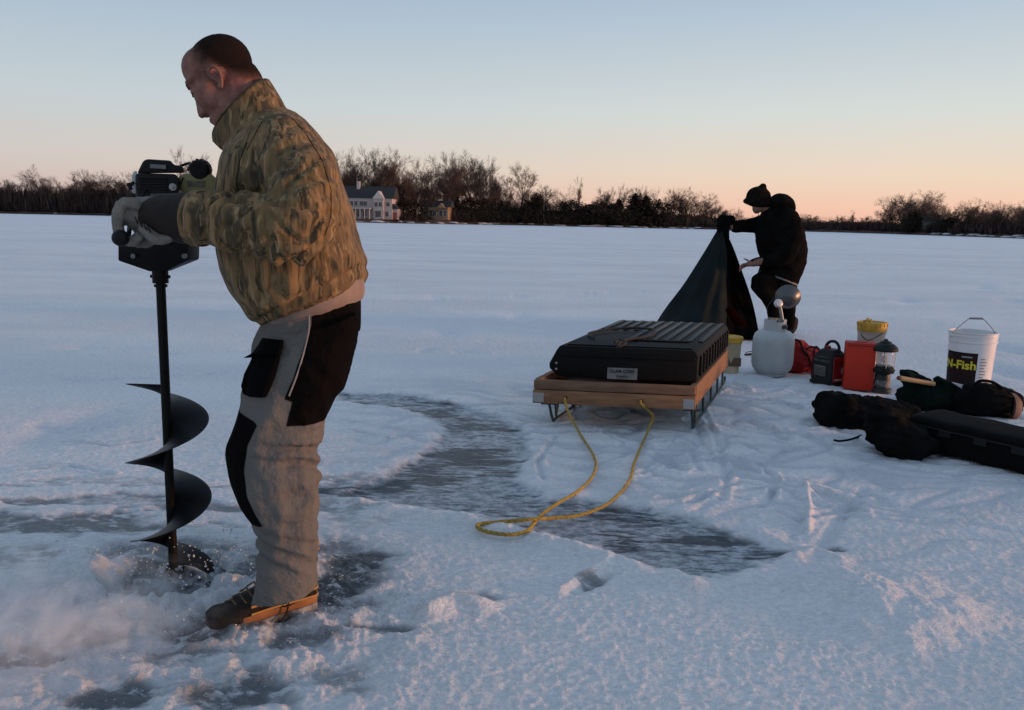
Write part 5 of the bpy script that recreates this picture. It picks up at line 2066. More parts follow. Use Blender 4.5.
def cloth_panel(name, edgeA, edgeB, mid, m, folds, seed, nu=40, nv=36):
    """panel between two rising edges; mid = how far its base bows towards the camera"""
    bm = BM()
    ea = smooth_path(edgeA, 10); eb = smooth_path(edgeB, 10)
    g = []
    for j in range(nv + 1):
        v = j / nv
        a = ea[min(int(v * (len(ea) - 1)), len(ea) - 1)]; b_ = eb[min(int(v * (len(eb) - 1)), len(eb) - 1)]
        row = []
        for i in range(nu + 1):
            u = i / nu
            p = a.lerp(b_, u)
            w = v ** .8
            bow = math.sin(math.pi * u)
            f = math.sin(u * folds * math.pi + seed + 1.2 * mnoise.noise((u * 3, v * 2, seed))) * .020 * w + .03 * w * mnoise.noise((u * 5, v * 4, seed + 3))
            d = Vector((0, -1, 0))
            row.append(bm.verts.new(p + d * (bow * mid * w + f)))
        g.append(row)
    for j in range(nv):
        for i in range(nu):
            bm.faces.new((g[j][i], g[j][i + 1], g[j + 1][i + 1], g[j + 1][i]))
    bmesh.ops.translate(bm, verts=bm.verts, vec=-TO)
    return obj(name, bm, m, shel, True, None, solid=.006)


LB = G(644, 344); 
eL = [P(718.5, 229, YF), P(703, 255, YF - .05), P(683, 286, YF - .12), P(662, 314, YF - .2), LB + Vector((0, 0, .01))]
SB = G(727, 341)
eS = [P(722, 230, YF), P(726.5, 250, YF - .05), P(727, 275, YF - .15), P(727.5, 305, YF - .3), SB + Vector((0, 0, .01))]
cloth_panel('outer_panel', eL, eS, .22, clothg, 7, 1.0)
RB = G(760, 341)
eS2 = [p + Vector((0, .01, 0)) for p in eS]
eR = [P(724, 230, YF + .02), P(731, 243, YF + .05), P(742, 272, YF + .1), P(752, 302, YF + .05), RB + Vector((0, 0, .01))]
cloth_panel('lining_panel', eS2, eR, -.05, clothk, 4, 2.5)
BB = G(712, 322)
eB = [P(723, 231, YF + .05), P(726, 250, YF + .25), P(722, 275, YF + .5), P(716, 300, YF + .7), BB + Vector((0, 0, .01))]
cloth_panel('rear_panel', [p + Vector((0, .015, 0)) for p in eR], eB, -.1, clothk, 5, 4.0)
cloth_panel('rear_panel', eB, [p + Vector((0, .015, 0)) for p in eL], -.2, clothg, 5, 6.0)
bm = BM()
chain(bm, [(P(730, 311, YF - .33), .05, .015), (P(734, 318, YF - .33), .07, .015), (P(741, 325, YF - .33), .055, .015), (P(747, 331, YF - .30), .03, .012)], n=16)
me = fuse(bm, .012, 3); push(me, lambda c, n: .012 * n3(c, 12)); me.transform(Matrix.Translation(-TO))
link_mesh('red_trim', me, shel, mat('red lining patch', (.010, .0010, .0012), .95, spec=.02))


# ================================================================== GEAR ON THE SNOW
# --- lidded yellow pail behind the sled
def pail(name, base, rb, rt, h, body_m, lid_m, label, lid=True, n=40):
    t = empty(name, base, label, 'bucket')
    bm = BM()
    pr = [(rb * .9, 0), (rb, .006), (rb + (rt - rb) * .82, h * .82), (rt * .985, h * .82), (rt * 1.03, h * .825), (rt * 1.03, h * .84), (rt * .99, h * .845), (rt, h * .92)]
    if lid: pr += [(rt, h * .96)]
    else: pr += [(rt * 1.035, h * .925), (rt * 1.035, h * .945), (rt, h * .95), (rt * 1.0, h * .975), (rt * 1.04, h * .98), (rt * 1.045, h), (rt * .985, h), (rt * .97, h * .97), (rb * .95, .02)]
    lathe(bm, pr, (0, 0, 0), n)
    obj('body', bm, body_m, t)
    if lid:
        bm = BM(); lathe(bm, [(rt * .9, h * .86), (rt * 1.05, h * .86), (rt * 1.06, h * .87), (rt * 1.06, h * 1.0), (rt * 1.03, h * 1.01), (rt * .95, h * 1.0), (rt * .9, h * .985), (.01, h * .985)], (0, 0, 0), n)
        for q in range(18):
            a = q / 18 * 6.283
            add_box(bm, (rt * 1.07 * math.cos(a), rt * 1.07 * math.sin(a), h * .97), (.006, .010, h * .05), Matrix.Rotation(a, 3, 'Z'))
        obj('lid', bm, lid_m, t)
    return t


yel = mat('yellow plastic', (.52, .30, .03), .5, noise=12)
whitep = mat('white bucket plastic', (.72, .72, .73), .45, noise=6, color2=(.60, .60, .62))
frost = mat('translucent pail plastic', (.44, .36, .32), .45, noise=6)
b_ = G(727, 372)
r_ = 13 * mpp(b_)
t = pail('lidded_pail', b_, r_ * .85, r_ * .95, 36 * mpp(b_), mat('pale yellow pail', (.46, .38, .26), .5, noise=6), yel, 'yellow-lidded pale pail half hidden behind the rear corner of the sled')
bm = BM(); add_box(bm, (r_ * .3, -r_ * .86, 12 * mpp(b_)), (.10, .004, .07)); obj('label', bm, mat('brown pail label', (.10, .06, .04), .7), t, bevel=.001)

# --- propane tank with heater head
tb_ = G(771, 374.5)
km = mpp(tb_)
tank_ = empty('propane_tank', tb_, 'light grey propane tank standing beside the raised shelter cloth', 'gas tank')
tgrey = mat('grey tank enamel', (.38, .41, .42), .42, spec=.4, noise=6, color2=(.31, .34, .35))
bm = BM()
rT = 20 * km
pr = [(.10, .0), (.11, .0), (.112, .02), (rT * .80, .028), (rT * .93, .055), (rT, .10), (rT * 1.004, .15), (rT * 1.004, .156), (rT, .16), (rT, .255), (rT * .985, .29), (rT * .92, .325), (rT * .76, .350), (rT * .5, .362), (.01, .366)]
lathe(bm, pr, n=56); obj('vessel', bm, tgrey, tank_)
bm = BM()
# collar: open shroud with hand holes
nseg = 48
ringsC = [[], [], [], []]
for i in range(nseg + 1):
    a = R(-60) + i / nseg * R(300)
    a += R(-120)
    for k, (rr2, z) in enumerate(((.088, .352), (.086, .445), (.082, .445), (.084, .352))):
        ringsC[k].append(bm.verts.new((rr2 * math.cos(a), rr2 * math.sin(a), z - (.018 if (k in (1, 2) and 12 < i < 20) else 0))))
for i in range(nseg):
    for k in range(4):
        bm.faces.new((ringsC[k][i], ringsC[k][i + 1], ringsC[(k + 1) % 4][i + 1], ringsC[(k + 1) % 4][i]))
bm.faces.new([ringsC[k][0] for k in range(4)]); bm.faces.new([ringsC[k][-1] for k in range(3, -1, -1)])
obj('collar', bm, tgrey, tank_)
brass = mat('brass valve', (.30, .22, .11), .4, metal=.8)
bm = BM(); lathe(bm, [(.018, .36), (.018, .40), (.012, .405), (.012, .42), (.024, .422), (.026, .44), (.022, .45), (.01, .452)], n=16); tube(bm, [(0, 0, .40), (.05, -.02, .40)], .012, 10); obj('valve', bm, brass, tank_)
heat = empty('tank_top_heater', tb_ + Vector((0, 0, .36)), 'dish-shaped propane heater head mounted on top of the grey tank', 'heater')
HO = tb_ + Vector((0, 0, .36))
chrome = mat('dull reflector', (.10, .105, .11), .38, metal=.7)
darkm = mat('dark heater casting', (.03, .03, .032), .5)
bm = BM()
pA = Vector((.062, -.02, .035)); pB = P(780, 306, tb_.y) - HO
tube(bm, [pA, (pA + pB) / 2, pB], .013, 12); lathe(bm, [(.022, -.012), (.024, .01), (.018, .02), (.014, .03)], pA, 14)
obj('burner_tube', bm, mat('grey burner tube', (.25, .25, .26), .4, metal=.5), heat)
dc = P(788, 297.5, tb_.y + .05) - HO
dax = Vector((.25, .90, .22)).normalized().to_track_quat('Z', 'Y').to_matrix()
bm = BM()
Rd = 12.0 * km
lathe(bm, [(.022, -.055), (.05, -.045), (Rd * .75, -.020), (Rd, .012), (Rd * 1.03, .014), (Rd * 1.03, .018), (Rd * .98, .018), (Rd * .72, -.012), (.03, -.035)], dc, 36, dax); obj('reflector', bm, chrome, heat)
bm = BM()
for q in range(7):
    a = q / 7 * math.pi
    tube(bm, smooth_path([dc + dax @ Vector((Rd * math.cos(a), Rd * math.sin(a), .02)), dc + dax @ Vector((0, 0, .055)), dc + dax @ Vector((-Rd * math.cos(a), -Rd * math.sin(a), .02))], 5), .0022, 5)
for rr2, z in ((Rd, .022), (Rd * .6, .045)):
    ring = [dc + dax @ Vector((rr2 * math.cos(i / 24 * 6.2832), rr2 * math.sin(i / 24 * 6.2832), z)) for i in range(25)]
    tube(bm, ring, .0025, 5)
obj('wire_guard', bm, mat('guard wire', (.20, .20, .21), .4, metal=.7), heat)
bm = BM(); c = P(779, 303, tb_.y - .03) - HO
lathe(bm, [(.010, -.03), (.030, -.026), (.034, -.01), (.030, .006), (.012, .012)], c, 20, Vector((.2, -.85, .3)).normalized().to_track_quat('Z', 'Y').to_matrix()); obj('burner_cap', bm, mat('pale burner cap', (.50, .50, .50), .35, metal=.3), heat)
bm = BM(); tube(bm, smooth_path([Vector((-.05, -.03, .06)), P(767, 312, tb_.y) - HO, P(769, 304, tb_.y) - HO, P(775, 299, tb_.y) - HO, P(779, 302, tb_.y) - HO], 6), .0022, 5); obj('thermocouple_wire', bm, darkm, heat)
bm = BM(); lathe(bm, [(.03, -.01), (.032, .01), (.02, .02)], Vector((.05, -.06, .028)), 14); obj('control_knob', bm, darkm, heat)

# --- red duffel behind the tank
def soft(name, org, pieces, m, vox=.012, nz=(.010, 9), parent=None, it=3, seed=0.0):
    bm = BM()
    for f in pieces: f(bm)
    me = fuse(bm, vox, it, .5)
    push(me, lambda c, n: nz[0] * .9 * (np.clip(1 - 4 * np.abs(n3(c, nz[1] * 1.6, seed + 9, (.6, 1, 1.8))), 0, 1) - .3) + nz[0] * 1.3 * n3(c, nz[1], seed) + nz[0] * .5 * n3(c, nz[1] * 2.7, seed + 2) + nz[0] * .8 * np.clip(1 - 3 * np.abs(n3(c, nz[1] * .8, seed + 5)), 0, 1))
    me.transform(Matrix.Translation(-org))
    return link_mesh(name, me, parent, m, True)


redc = mat('red nylon cloth', (.26, .010, .014), .7, spec=.25, noise=8, color2=(.17, .006, .010), bump=(30, .4, .01))
ro = G(805, 372)
rk = mpp(ro)
yr = ro.y + .02


def RP(x, y, dy=0): return P(x, y, yr + dy)


t = empty('red_duffel', ro, 'slumped red cloth bag with black handles between the grey tank and the portable heater', 'bag')
o = soft('body', ro, [lambda b: chain(b, [(RP(793, 358), 15 * rk, .10), (RP(799, 357), 16 * rk, .12), (RP(805, 358), 13 * rk, .12), (RP(812, 359), 11.5 * rk, .12), (RP(819, 360), 10 * rk, .10)], n=22),
                      lambda b: ball(b, RP(797, 348), Vector((7 * rk, 0, 0)), Vector((0, .09, 0)), Vector((0, 0, 8 * rk)))], redc, .011, (.012, 9), t)
bm = BM(); tube(bm, smooth_path([RP(790, 346, -.09), RP(794, 340, -.10), RP(800, 342, -.11), RP(803, 350, -.12), RP(808, 356, -.13), RP(812, 368, -.13)], 6), .009, 8)
tube(bm, smooth_path([RP(806, 349, -.12), RP(812, 347, -.11), RP(819, 349, -.10), RP(822, 356, -.08)], 6), .008, 8)
bmesh.ops.translate(bm, verts=bm.verts, vec=-ro); obj('handle', bm, mat('black webbing', (.008, .008, .008), .9, spec=.1), t)

# --- portable heater: black front, red sides, arched handle
ho_ = G(828, 383)
hk = mpp(ho_)
ph_ = empty('portable_heater', ho_, 'black and red portable heater with arched carrying handle', 'heater', None, R(-62))
darkp = mat('dark heater plastic', (.012, .013, .013), .6, spec=.25, noise=20)
redp = mat('red heater enamel', (.22, .015, .015), .45, noise=10, color2=(.16, .010, .010))
w, d, hh = .20, .20, .27
bm = BM()
rings = []
for z, s in ((0, 1.08), (.02, 1.08), (.025, .98), (.16, .96), (.20, .90), (.24, .72), (.262, .50)):
    rings.append(sec((0, 0, z), Vector((w / 2 * s, 0, 0)), Vector((0, d / 2 * (s if z < .2 else s * 1.02), 0)), 28, 5))
ring_loft(bm, rings); obj('housing', bm, darkp, ph_)
for s in (1, -1):
    bm = BM()
    vs = []
    pf = [(-.075, .028), (.075, .028), (.082, .17), (.060, .215), (-.060, .215), (-.082, .17)]
    lo = [bm.verts.new((s * (w / 2 * 1.0 - (.012 if z > .2 else 0)), y, z)) for y, z in pf]; hi = [bm.verts.new((s * (w / 2 * 1.06 - (.016 if z > .2 else 0)), y * .94, z)) for y, z in pf]
    bm.faces.new(lo); bm.faces.new(hi[::-1])
    for i in range(6): bm.faces.new((lo[i], hi[i], hi[(i + 1) % 6], lo[(i + 1) % 6]))
    sp1 = obj('side_panel', bm, redp, ph_, bevel=.003)
    bm = BM(); add_box(bm, (s * (w / 2 * 1.06 + .002), 0, .045), (.002, .12, .012)); add_box(bm, (s * (w / 2 * 1.06 + .002), .03, .11), (.002, .05, .05)); obj('panel_decal', bm, mat('pale decal', (.45, .40, .38), .5), sp1)
bm = BM(); add_box(bm, (0, -d / 2 * .97 - .004, .105), (.105, .006, .075)); fp_ = obj('front_plate', bm, mat('brushed front plate', (.20, .19, .17), .45, metal=.4, noise=30), ph_, bevel=.002)
bm = BM()
for q in range(6): tube(bm, [(-.05, -d / 2 - .008, .078 + q * .011), (.05, -d / 2 - .008, .078 + q * .011)], .0018, 5)
obj('guard_bars', bm, darkp, fp_)
bm = BM(); add_box(bm, (0, -.082, .178), (.14, .03, .018)); add_box(bm, (0, -.075, .205), (.11, .03, .012)); obj('hood_lip', bm, mat('camouflage heater trim', (.06, .055, .038), .6, noise=40, color2=(.02, .02, .015)), ph_, bevel=.004)
bm = BM(); tube(bm, smooth_path([(-.06, .01, .235), (-.055, .01, .28), (-.02, .01, .315), (.03, .01, .318), (.062, .01, .285), (.065, .01, .235)], 6), .011, 10); obj('handle', bm, darkp, ph_)
bm = BM(); tube(bm, smooth_path([(-.05, -.05, .24), (-.09, -.06, .27), (-.13, -.03, .20), (-.115, .0, .10), (-.11, -.02, .03)], 6), .006, 8); tube(bm, smooth_path([(.08, .02, .22), (.12, .02, .23), (.13, .0, .17)], 6), .008, 8); obj('hose', bm, darkp, ph_)
bm = BM(); lathe(bm, [(.022, 0), (.024, .02), (.016, .028)], (-.03, .0, .255), 14); obj('regulator_knob', bm, redp, ph_)

# --- red upright box
bo = G(858, 390)
bk = mpp(bo)
rb_ = empty('red_box', bo, 'tall plain red box standing between the portable heater and the lantern', 'box', None, R(-16))
redbx = mat('red board box', (.50, .036, .018), .6, spec=.2, noise=4, color2=(.42, .028, .015))
bw, bd, bh = 27.5 * bk, .16, .335
bm = BM(); 
vs = add_box(bm, (0, bd / 2, bh / 2), (bw, bd, bh)); obj('body', bm, redbx, rb_, bevel=.006)
bm = BM(); add_box(bm, (0, bd / 2, bh + .003), (bw * .96, bd * .94, .006)); add_box(bm, (0, bd / 2, bh + .008), (bw * .4, .02, .006)); obj('top_flap', bm, mat('red box flap', (.36, .022, .02), .65), rb_, bevel=.001)
bm = BM(); add_box(bm, (0, -.0015, bh * .97), (bw * .98, .002, .004)); obj('crease', bm, mat('dark red crease', (.12, .01, .01), .7), rb_)

# --- pail with yellow lid behind the red box
pb_ = G(867, 380)
pk2 = mpp(pb_)
t = pail('lidded_pail', pb_, 11.5 * pk2, 13 * pk2, 58 * pk2, frost, yel, 'frosted pail with bright yellow lid rising behind the red box')
bm = BM(); h_ = 58 * pk2
tube(bm, smooth_path([Vector((-.095, -.03, h_ * .80)), Vector((-.07, -.09, h_ * .72)), Vector((.0, -.115, h_ * .80)), Vector((.09, -.05, h_ * .90))], 6), .003, 6)
obj('bail', bm, inkm, t)
bm = BM()
for q in range(5): ball(bm, (-.085 + q * .012, -.05 - .01 * (q % 2), h_ * 1.03 + .008 * (q % 3)), .011, n=8, m=6)
obj('lid_clutter', bm, mat('yellow tab', (.40, .24, .03), .6), t)

# --- lantern
lo_ = G(881, 391)
lk = mpp(lo_)
lan = empty('camping_lantern', lo_, 'dark green camping lantern with glass globe in front of the red box', 'lantern')
lgreen = mat('dark green lantern enamel', (.008, .014, .012), .45, spec=.2, noise=10)
glass = mat('lantern globe glass', (.75, .78, .80), .08, spec=.5)
glass.node_tree.nodes['Principled BSDF'].inputs['Alpha'].default_value = .22
H_ = 53 * lk
bm = BM(); lathe(bm, [(.066, 0), (.070, .004), (.070, .018), (.052, .026), (.050, .075), (.052, .10), (.048, .112), (.03, .116)], n=32); base_ = obj('base', bm, mat('lantern base', (.03, .032, .034), .5, noise=8), lan)
bm = BM(); lathe(bm, [(.0515, .034), (.053, .036), (.053, .072), (.0515, .074)], n=32); obj('base_label', bm, mat('silver base label', (.20, .20, .20), .5, noise=60, color2=(.05, .05, .05)), base_)
bm = BM(); lathe(bm, [(.045, .116), (.072, .122), (.078, .14), (.066, .155), (.060, .165), (.05, .168)], n=32); obj('valve_housing', bm, lgreen, lan)
bm = BM(); lathe(bm, [(.030, 0), (.032, .008), (.012, .012), (.01, .02)], (0, 0, 0), 16, Vector((-.3, -1, 0)).normalized().to_track_quat('Z', 'Y').to_matrix()); bmesh.ops.translate(bm, verts=bm.verts, vec=(-.02, -.055, .14)); obj('knob', bm, lgreen, lan)
bm = BM(); lathe(bm, [(.062, .168), (.066, .19), (.066, .235), (.062, .258)], n=32)
obj('globe', bm, glass, lan)
bm = BM()
for q in range(6):
    a = q / 6 * 6.283 + .3
    tube(bm, [(.073 * math.cos(a), .073 * math.sin(a), .158), (.075 * math.cos(a), .075 * math.sin(a), .265)], .0022, 6)
obj('guard_rods', bm, plate, lan)
bm = BM(); tube(bm, [(0, 0, .165), (0, 0, .26)], .006, 8); tube(bm, [(.02, 0, .165), (.02, 0, .25)], .004, 6); ball(bm, (0, 0, .205), Vector((.018, 0, 0)), Vector((0, .018, 0)), Vector((0, 0, .024)), 12, 8); obj('mantle', bm, mat('pale mantle', (.50, .48, .44), .8), lan)
bm = BM(); lathe(bm, [(.060, .256), (.084, .262), (.086, .268), (.080, .285), (.060, .302), (.042, .310), (.038, .318), (.018, .324), (.008, .336), (.001, .338)], n=36); obj('ventilator', bm, lgreen, lan)
lan.scale = (H_ / .338 * .90, H_ / .338 * .90, H_ / .338)

# --- white bait bucket
wb = G(967, 388)
wk = mpp(wb) * .94
wh = 61 * wk
bt_ = pail('bait_bucket', wb, 20.5 * wk, 22.5 * wk, wh, whitep, None, 'white plastic bucket with black and yellow label, standing behind the dark bags', lid=False, n=64)
bm = BM()
rt = 22.5 * wk
tube(bm, smooth_path([(-rt * 1.04, 0, wh * .93), (-rt * .86, -.01, wh * 1.03), (-rt * .35, -.012, wh * 1.21), (0, -.012, wh * 1.235), (rt * .35, -.012, wh * 1.21), (rt * .86, -.01, wh * 1.03), (rt * 1.04, 0, wh * .93)], 8), .0028, 8)
tube(bm, [(-rt * .30, -.012, wh * 1.224), (rt * .30, -.012, wh * 1.224)], .008, 10)
bl = obj('bail', bm, mat('wire bail', (.20, .20, .21), .4, metal=.6), bt_)
for s in (-1, 1):
    bm = BM(); ball(bm, (s * rt * 1.03, 0, wh * .93), .016, n=12, m=8); obj('bail_ear', bm, whitep, bt_)
to_cam = math.atan2(-wb.y, -wb.x)       # direction of the camera seen from the bucket


def wrap_patch(bm, a0, a1, z0, z1, off, n=24):
    def rad(z): return 20.5 * wk + (22.5 - 20.5) * wk * min(z / wh, .82) + off
    A, B = [], []
    for i in range(n + 1):
        a = a0 + (a1 - a0) * i / n
        for lst, z in ((A, z0), (B, z1)):
            for o_ in (0, -.001): lst.append(bm.verts.new(((rad(z) + o_) * math.cos(a), (rad(z) + o_) * math.sin(a), z)))
    for i in range(n):
        k = 2 * i
        bm.faces.new((A[k], A[k + 2], B[k + 2], B[k])); bm.faces.new((A[k + 1], B[k + 1], B[k + 3], A[k + 3]))
        bm.faces.new((A[k], A[k + 1], A[k + 3], A[k + 2])); bm.faces.new((B[k], B[k + 2], B[k + 3], B[k + 1]))
    bm.faces.new((A[0], B[0], B[1], A[1])); bm.faces.new((A[-2], A[-1], B[-1], B[-2]))


def wrap_text(name, body, size, a_mid, zc, off, m, parent, bold=0, slant=0):
    me = text_mesh(body, size, bold)
    c = coords(me)
    a = a_mid + c[:, 0] / (21.6 * wk)
    z = zc + c[:, 1]
    r0 = 20.5 * wk + 2 * wk * np.minimum(z / wh, .82) + off + c[:, 2]
    me.vertices.foreach_set('co', np.stack([r0 * np.cos(a), r0 * np.sin(a), z], 1).ravel()); me.update()
    return link_mesh(name, me, parent, m, False)


bm = BM(); aL, aR = to_cam - 1.28, to_cam + .30
wrap_patch(bm, aL, aR, wh * .06, wh * .66, .0018); lb = obj('label', bm, mat('black bucket label', (.008, .007, .008), .6, spec=.15, noise=5, color2=(.022, .008, .009)), bt_)
lm = mat('yellow lettering', (.62, .52, .03), .6)
wrap_text('lettering', 'N-Fish', wh * .20, (aL + aR) / 2 + .02, wh * .44, .0030, lm, lb, .0022)
bm = BM(); wrap_patch(bm, aL + .9, aL + 1.35, wh * .575, wh * .60, .0028, 8); obj('small_print', bm, mat('pale small print', (.25, .25, .25), .7), lb)
bm = BM()
for q in range(9): wrap_patch(bm, aR + .14, aR + .44 - (.08 if q % 3 == 2 else 0), wh * (.14 + q * .052), wh * (.155 + q * .052), .0024, 5)
obj('print_block', bm, mat('grey print', (.18, .18, .19), .7), bt_)

# --- soft dark bags and the long case
bagk = mat('black bag cloth', (.0075, .0075, .0080), .95, spec=.05, noise=8, color2=(.004, .004, .004), bump=(40, .4, .01))
bagg = mat('dark green bag cloth', (.006, .012, .009), .95, spec=.03, noise=8, color2=(.004, .007, .006), bump=(40, .4, .01))
go_ = G(862, 432)


def GPz(x, y, z): return G(x, y, z)


bY = G(860, 428).y + .12


def BP(x, y, dy=0): return P(x, y, bY + dy)


kk = mpp(BP(860, 410))
YQ = G(900, 456).y + .06
o = soft('soft_bag', go_, [lambda b: chain(b, [(BP(828, 409), 15 * kk, .12), (BP(842, 411), 19 * kk, .17), (BP(858, 415), 17 * kk, .18), (BP(874, 416), 17 * kk, .18), (BP(890, 418), 17 * kk, .17), (BP(905, 422), 17 * kk, .14)], n=24),
                           lambda b: chain(b, [(P(880, 421, YQ + .10), 14 * kk, .12), (P(892, 436, YQ), 16 * kk, .12), (P(905, 441, YQ), 15 * kk, .12), (P(920, 443, YQ + .02), 12 * kk, .10)], n=20)], bagk, .009, (.017, 7), None)
o.location = go_
tag(o, 'slumped black soft bag lying in front of the red box and lantern', 'bag')
bm = BM(); tube(bm, smooth_path([BP(872, 428, -.12), BP(864, 434, -.16), G(852, 439, .025), G(840, 441, .018), G(834, 440, .016)], 6), .006, 6); bmesh.ops.translate(bm, verts=bm.verts, vec=-go_); obj('strap', bm, bagk, o)
bm = BM(); pz = BP(886, 437, -.19); tube(bm, [pz, pz + Vector((.03, 0, -.002))], .005, 6); bmesh.ops.translate(bm, verts=bm.verts, vec=-go_); obj('zip_pull', bm, plate, o)

# long black case running out of the picture to the right
ca, cb = G(902, 446), G(1090, 494)
dirc = (cb - ca); LC = dirc.length; dirc.normalize(); nc = Vector((-dirc.y, dirc.x, 0))
lc = empty('long_case', ca, 'long black hard case running off the right side under the bags', 'case')
bm = BM()
rings = []
for t_, s in [(0, .7), (.02, .95)] + [(q / 20, 1) for q in range(1, 20)] + [(.99, .95), (1.0, .8)]:
    c = ca + dirc * LC * t_ + nc * .17 + Vector((0, 0, .090))
    rings.append(sec(c + Vector((0, 0, .003 * math.sin(t_ * 23))), nc * (.17 + .003 * math.sin(t_ * 31)) * s, Vector((0, 0, .088 * s)), 48, 7))
ring_loft(bm, rings); bmesh.ops.translate(bm, verts=bm.verts, vec=-ca); lcb = obj('shell', bm, mat('black case shell', (.0060, .0060, .0064), .85, spec=.06, noise=10, bump=(30, .2, .01)), lc, auto=50)
latchm = mat('dark latch', (.009, .009, .010), .6, spec=.2)
for t_ in (.25, .45, .65, .85):
    bm = BM()
    c = ca + dirc * LC * t_ + Vector((0, 0, .12)) - nc * .004
    add_box(bm, c - ca, (.06, .02, .03), Matrix((dirc, nc, Vector((0, 0, 1)))).transposed())
    obj('latch', bm, latchm, lcb)
bm = BM(); tube(bm, [ca + dirc * LC * t_ + nc * .0 + Vector((0, 0, .135)) - ca - nc * .002 for t_ in (.04, .3, .6, .96)], .005, 6); obj('lid_seam', bm, mat('case seam', (.006, .006, .007), .6, spec=.2), lcb)

# dark green bag with a wooden handle sticking out
yb2 = G(930, 412).y + .10


def DPp(x, y, dy=0): return P(x, y, yb2 + dy)


k3 = mpp(DPp(930, 395))
go2 = G(932, 414)
o = soft('green_bag', go2, [lambda b: chain(b, [(DPp(909, 397), 12 * k3, .09), (DPp(918, 398), 14 * k3, .12), (DPp(932, 398), 13.5 * k3, .13), (DPp(946, 396), 14.5 * k3, .13), (DPp(958, 398), 12 * k3, .11), (DPp(966, 400), 9 * k3, .09)], n=22),
                            lambda b: chain(b, [(DPp(903.5, 373, .02), 3 * k3, .05), (DPp(908, 378, .02), 5 * k3, .07), (DPp(914, 388, .02), 8 * k3, .08)], n=14),
                            lambda b: chain(b, [(DPp(908, 374, .06), 4 * k3, .05), (DPp(918, 378, .06), 4 * k3, .05), (DPp(926, 384, .04), 5 * k3, .06)], n=14),
                            lambda b: chain(b, [(DPp(939, 379, -.02), 3 * k3, .05), (DPp(945, 386, -.02), 8 * k3, .08), (DPp(956, 392, -.02), 8 * k3, .08)], n=14)], bagg, .010, (.009, 9), None, seed=4.0)
o.location = go2
tag(o, 'dark green cloth bag with peaked corners holding a pale wooden handle', 'bag')
wo = DPp(902, 379, -.10)
bm = BM()
a_, b2_ = DPp(899, 378, -.10), DPp(934, 384, -.06)
tube(bm, [a_, a_.lerp(b2_, .02), a_.lerp(b2_, .06), a_.lerp(b2_, .5), b2_], [.010, .014, .0165, .0150, .0150], 14)
bmesh.ops.translate(bm, verts=bm.verts, vec=-wo)
o = obj('tool_handle', bm, mat('varnished tool handle', (.50, .30, .14), .5, noise=8, color2=(.38, .21, .10), stretch=(1, 6, 6)), None)
o.location = wo
tag(o, 'pale wooden tool handle poking left out of the dark green bag', 'tool')
# the butt end is darker
bm = BM(); ball(bm, a_ - wo, .0155, n=12, m=8); obj('butt_end', bm, mat('dark handle end', (.12, .05, .025), .6), o)
# folded paper wedge
bm = BM()
pts = [DPp(952, 382, -.12), DPp(974, 387, -.10), DPp(966.5, 391.5, -.14), DPp(960, 387, -.14)]
vs = [bm.verts.new(p - wo) for p in pts]
vs2 = [bm.verts.new(p - wo + Vector((0, .004, -.004))) for p in pts]
bm.faces.new(vs); bm.faces.new(vs2[::-1])
for i in range(4): bm.faces.new((vs[i], vs2[i], vs2[(i + 1) % 4], vs[(i + 1) % 4]))
o = obj('paper_sheet', bm, mat('grey paper', (.35, .36, .38), .8), None); o.location = wo
tag(o, 'corner of pale paper tucked between green bag and white bucket', 'paper')

# black camera-style bag with a pale end
yk = G(990, 418).y + .10


def KP(x, y, dy=0): return P(x, y, yk + dy)


k4 = mpp(KP(990, 400)); ko = G(988, 420)
o = soft('small_duffel', ko, [lambda b: chain(b, [(KP(966, 401), 15 * k4, .10), (KP(972, 400), 17 * k4, .13), (KP(986, 400), 17 * k4, .14), (KP(1000, 402), 15.5 * k4, .13), (KP(1009, 404), 13 * k4, .11)], n=24)], bagk, .010, (.007, 9), None, seed=9.0)
o.location = ko
tag(o, 'small black duffel with a brown and pink striped end, in front of the white bucket', 'bag')
bm = BM()
rings = []
for (x, s, dy) in ((1003, 1.02, -.015), (1008, .98, -.015), (1012.5, .78, -.012), (1014.5, .4, -.01)):
    c = KP(x, 404 + (x - 1003) * .15, dy)
    rings.append(sec(c, Vector((0, 0, 14.5 * k4 * s)), Vector((0, .130 * s, 0)), 24, 2.6))
ring_loft(bm, rings); bmesh.ops.translate(bm, verts=bm.verts, vec=-ko); e_ = obj('end_panel', bm, mat('dull pink end cloth', (.15, .085, .070), .7, noise=12, color2=(.085, .05, .04)), o)
bm = BM()
for dz in (8, -1, -10):
    ring = [KP(1003.5, 404 - dz, -.15), KP(1009, 404 - dz, -.14), KP(1013.5, 405 - dz * .85, -.06), KP(1013.5, 405 - dz * .85, .05)]
    tube(bm, smooth_path(ring, 5), .009, 8)
bmesh.ops.translate(bm, verts=bm.verts, vec=-ko); obj('band', bm, bagk, e_)
bm = BM(); tube(bm, smooth_path([KP(974, 386, -.06), KP(980, 381, -.08), KP(992, 382, -.08), KP(1002, 388, -.06)], 6), .010, 8); bmesh.ops.translate(bm, verts=bm.verts, vec=-ko); obj('carry_strap', bm, bagk, o)
# small dark clip lying left of the tank
cl = G(748, 356)
bm = BM(); tube(bm, [cl + Vector((-.03, 0, .012)), cl + Vector((.03, .01, .016))], .010, 8); tube(bm, smooth_path([cl + Vector((.03, .01, .016)), cl + Vector((.05, .02, .03)), cl + Vector((.03, .02, .04)), cl + Vector((-.02, .01, .03))], 4), .004, 6)
bmesh.ops.translate(bm, verts=bm.verts, vec=-cl); o = obj('tent_peg', bm, inkm, None); o.location = cl
tag(o, 'small black peg on the snow just left of the grey propane tank', 'peg')


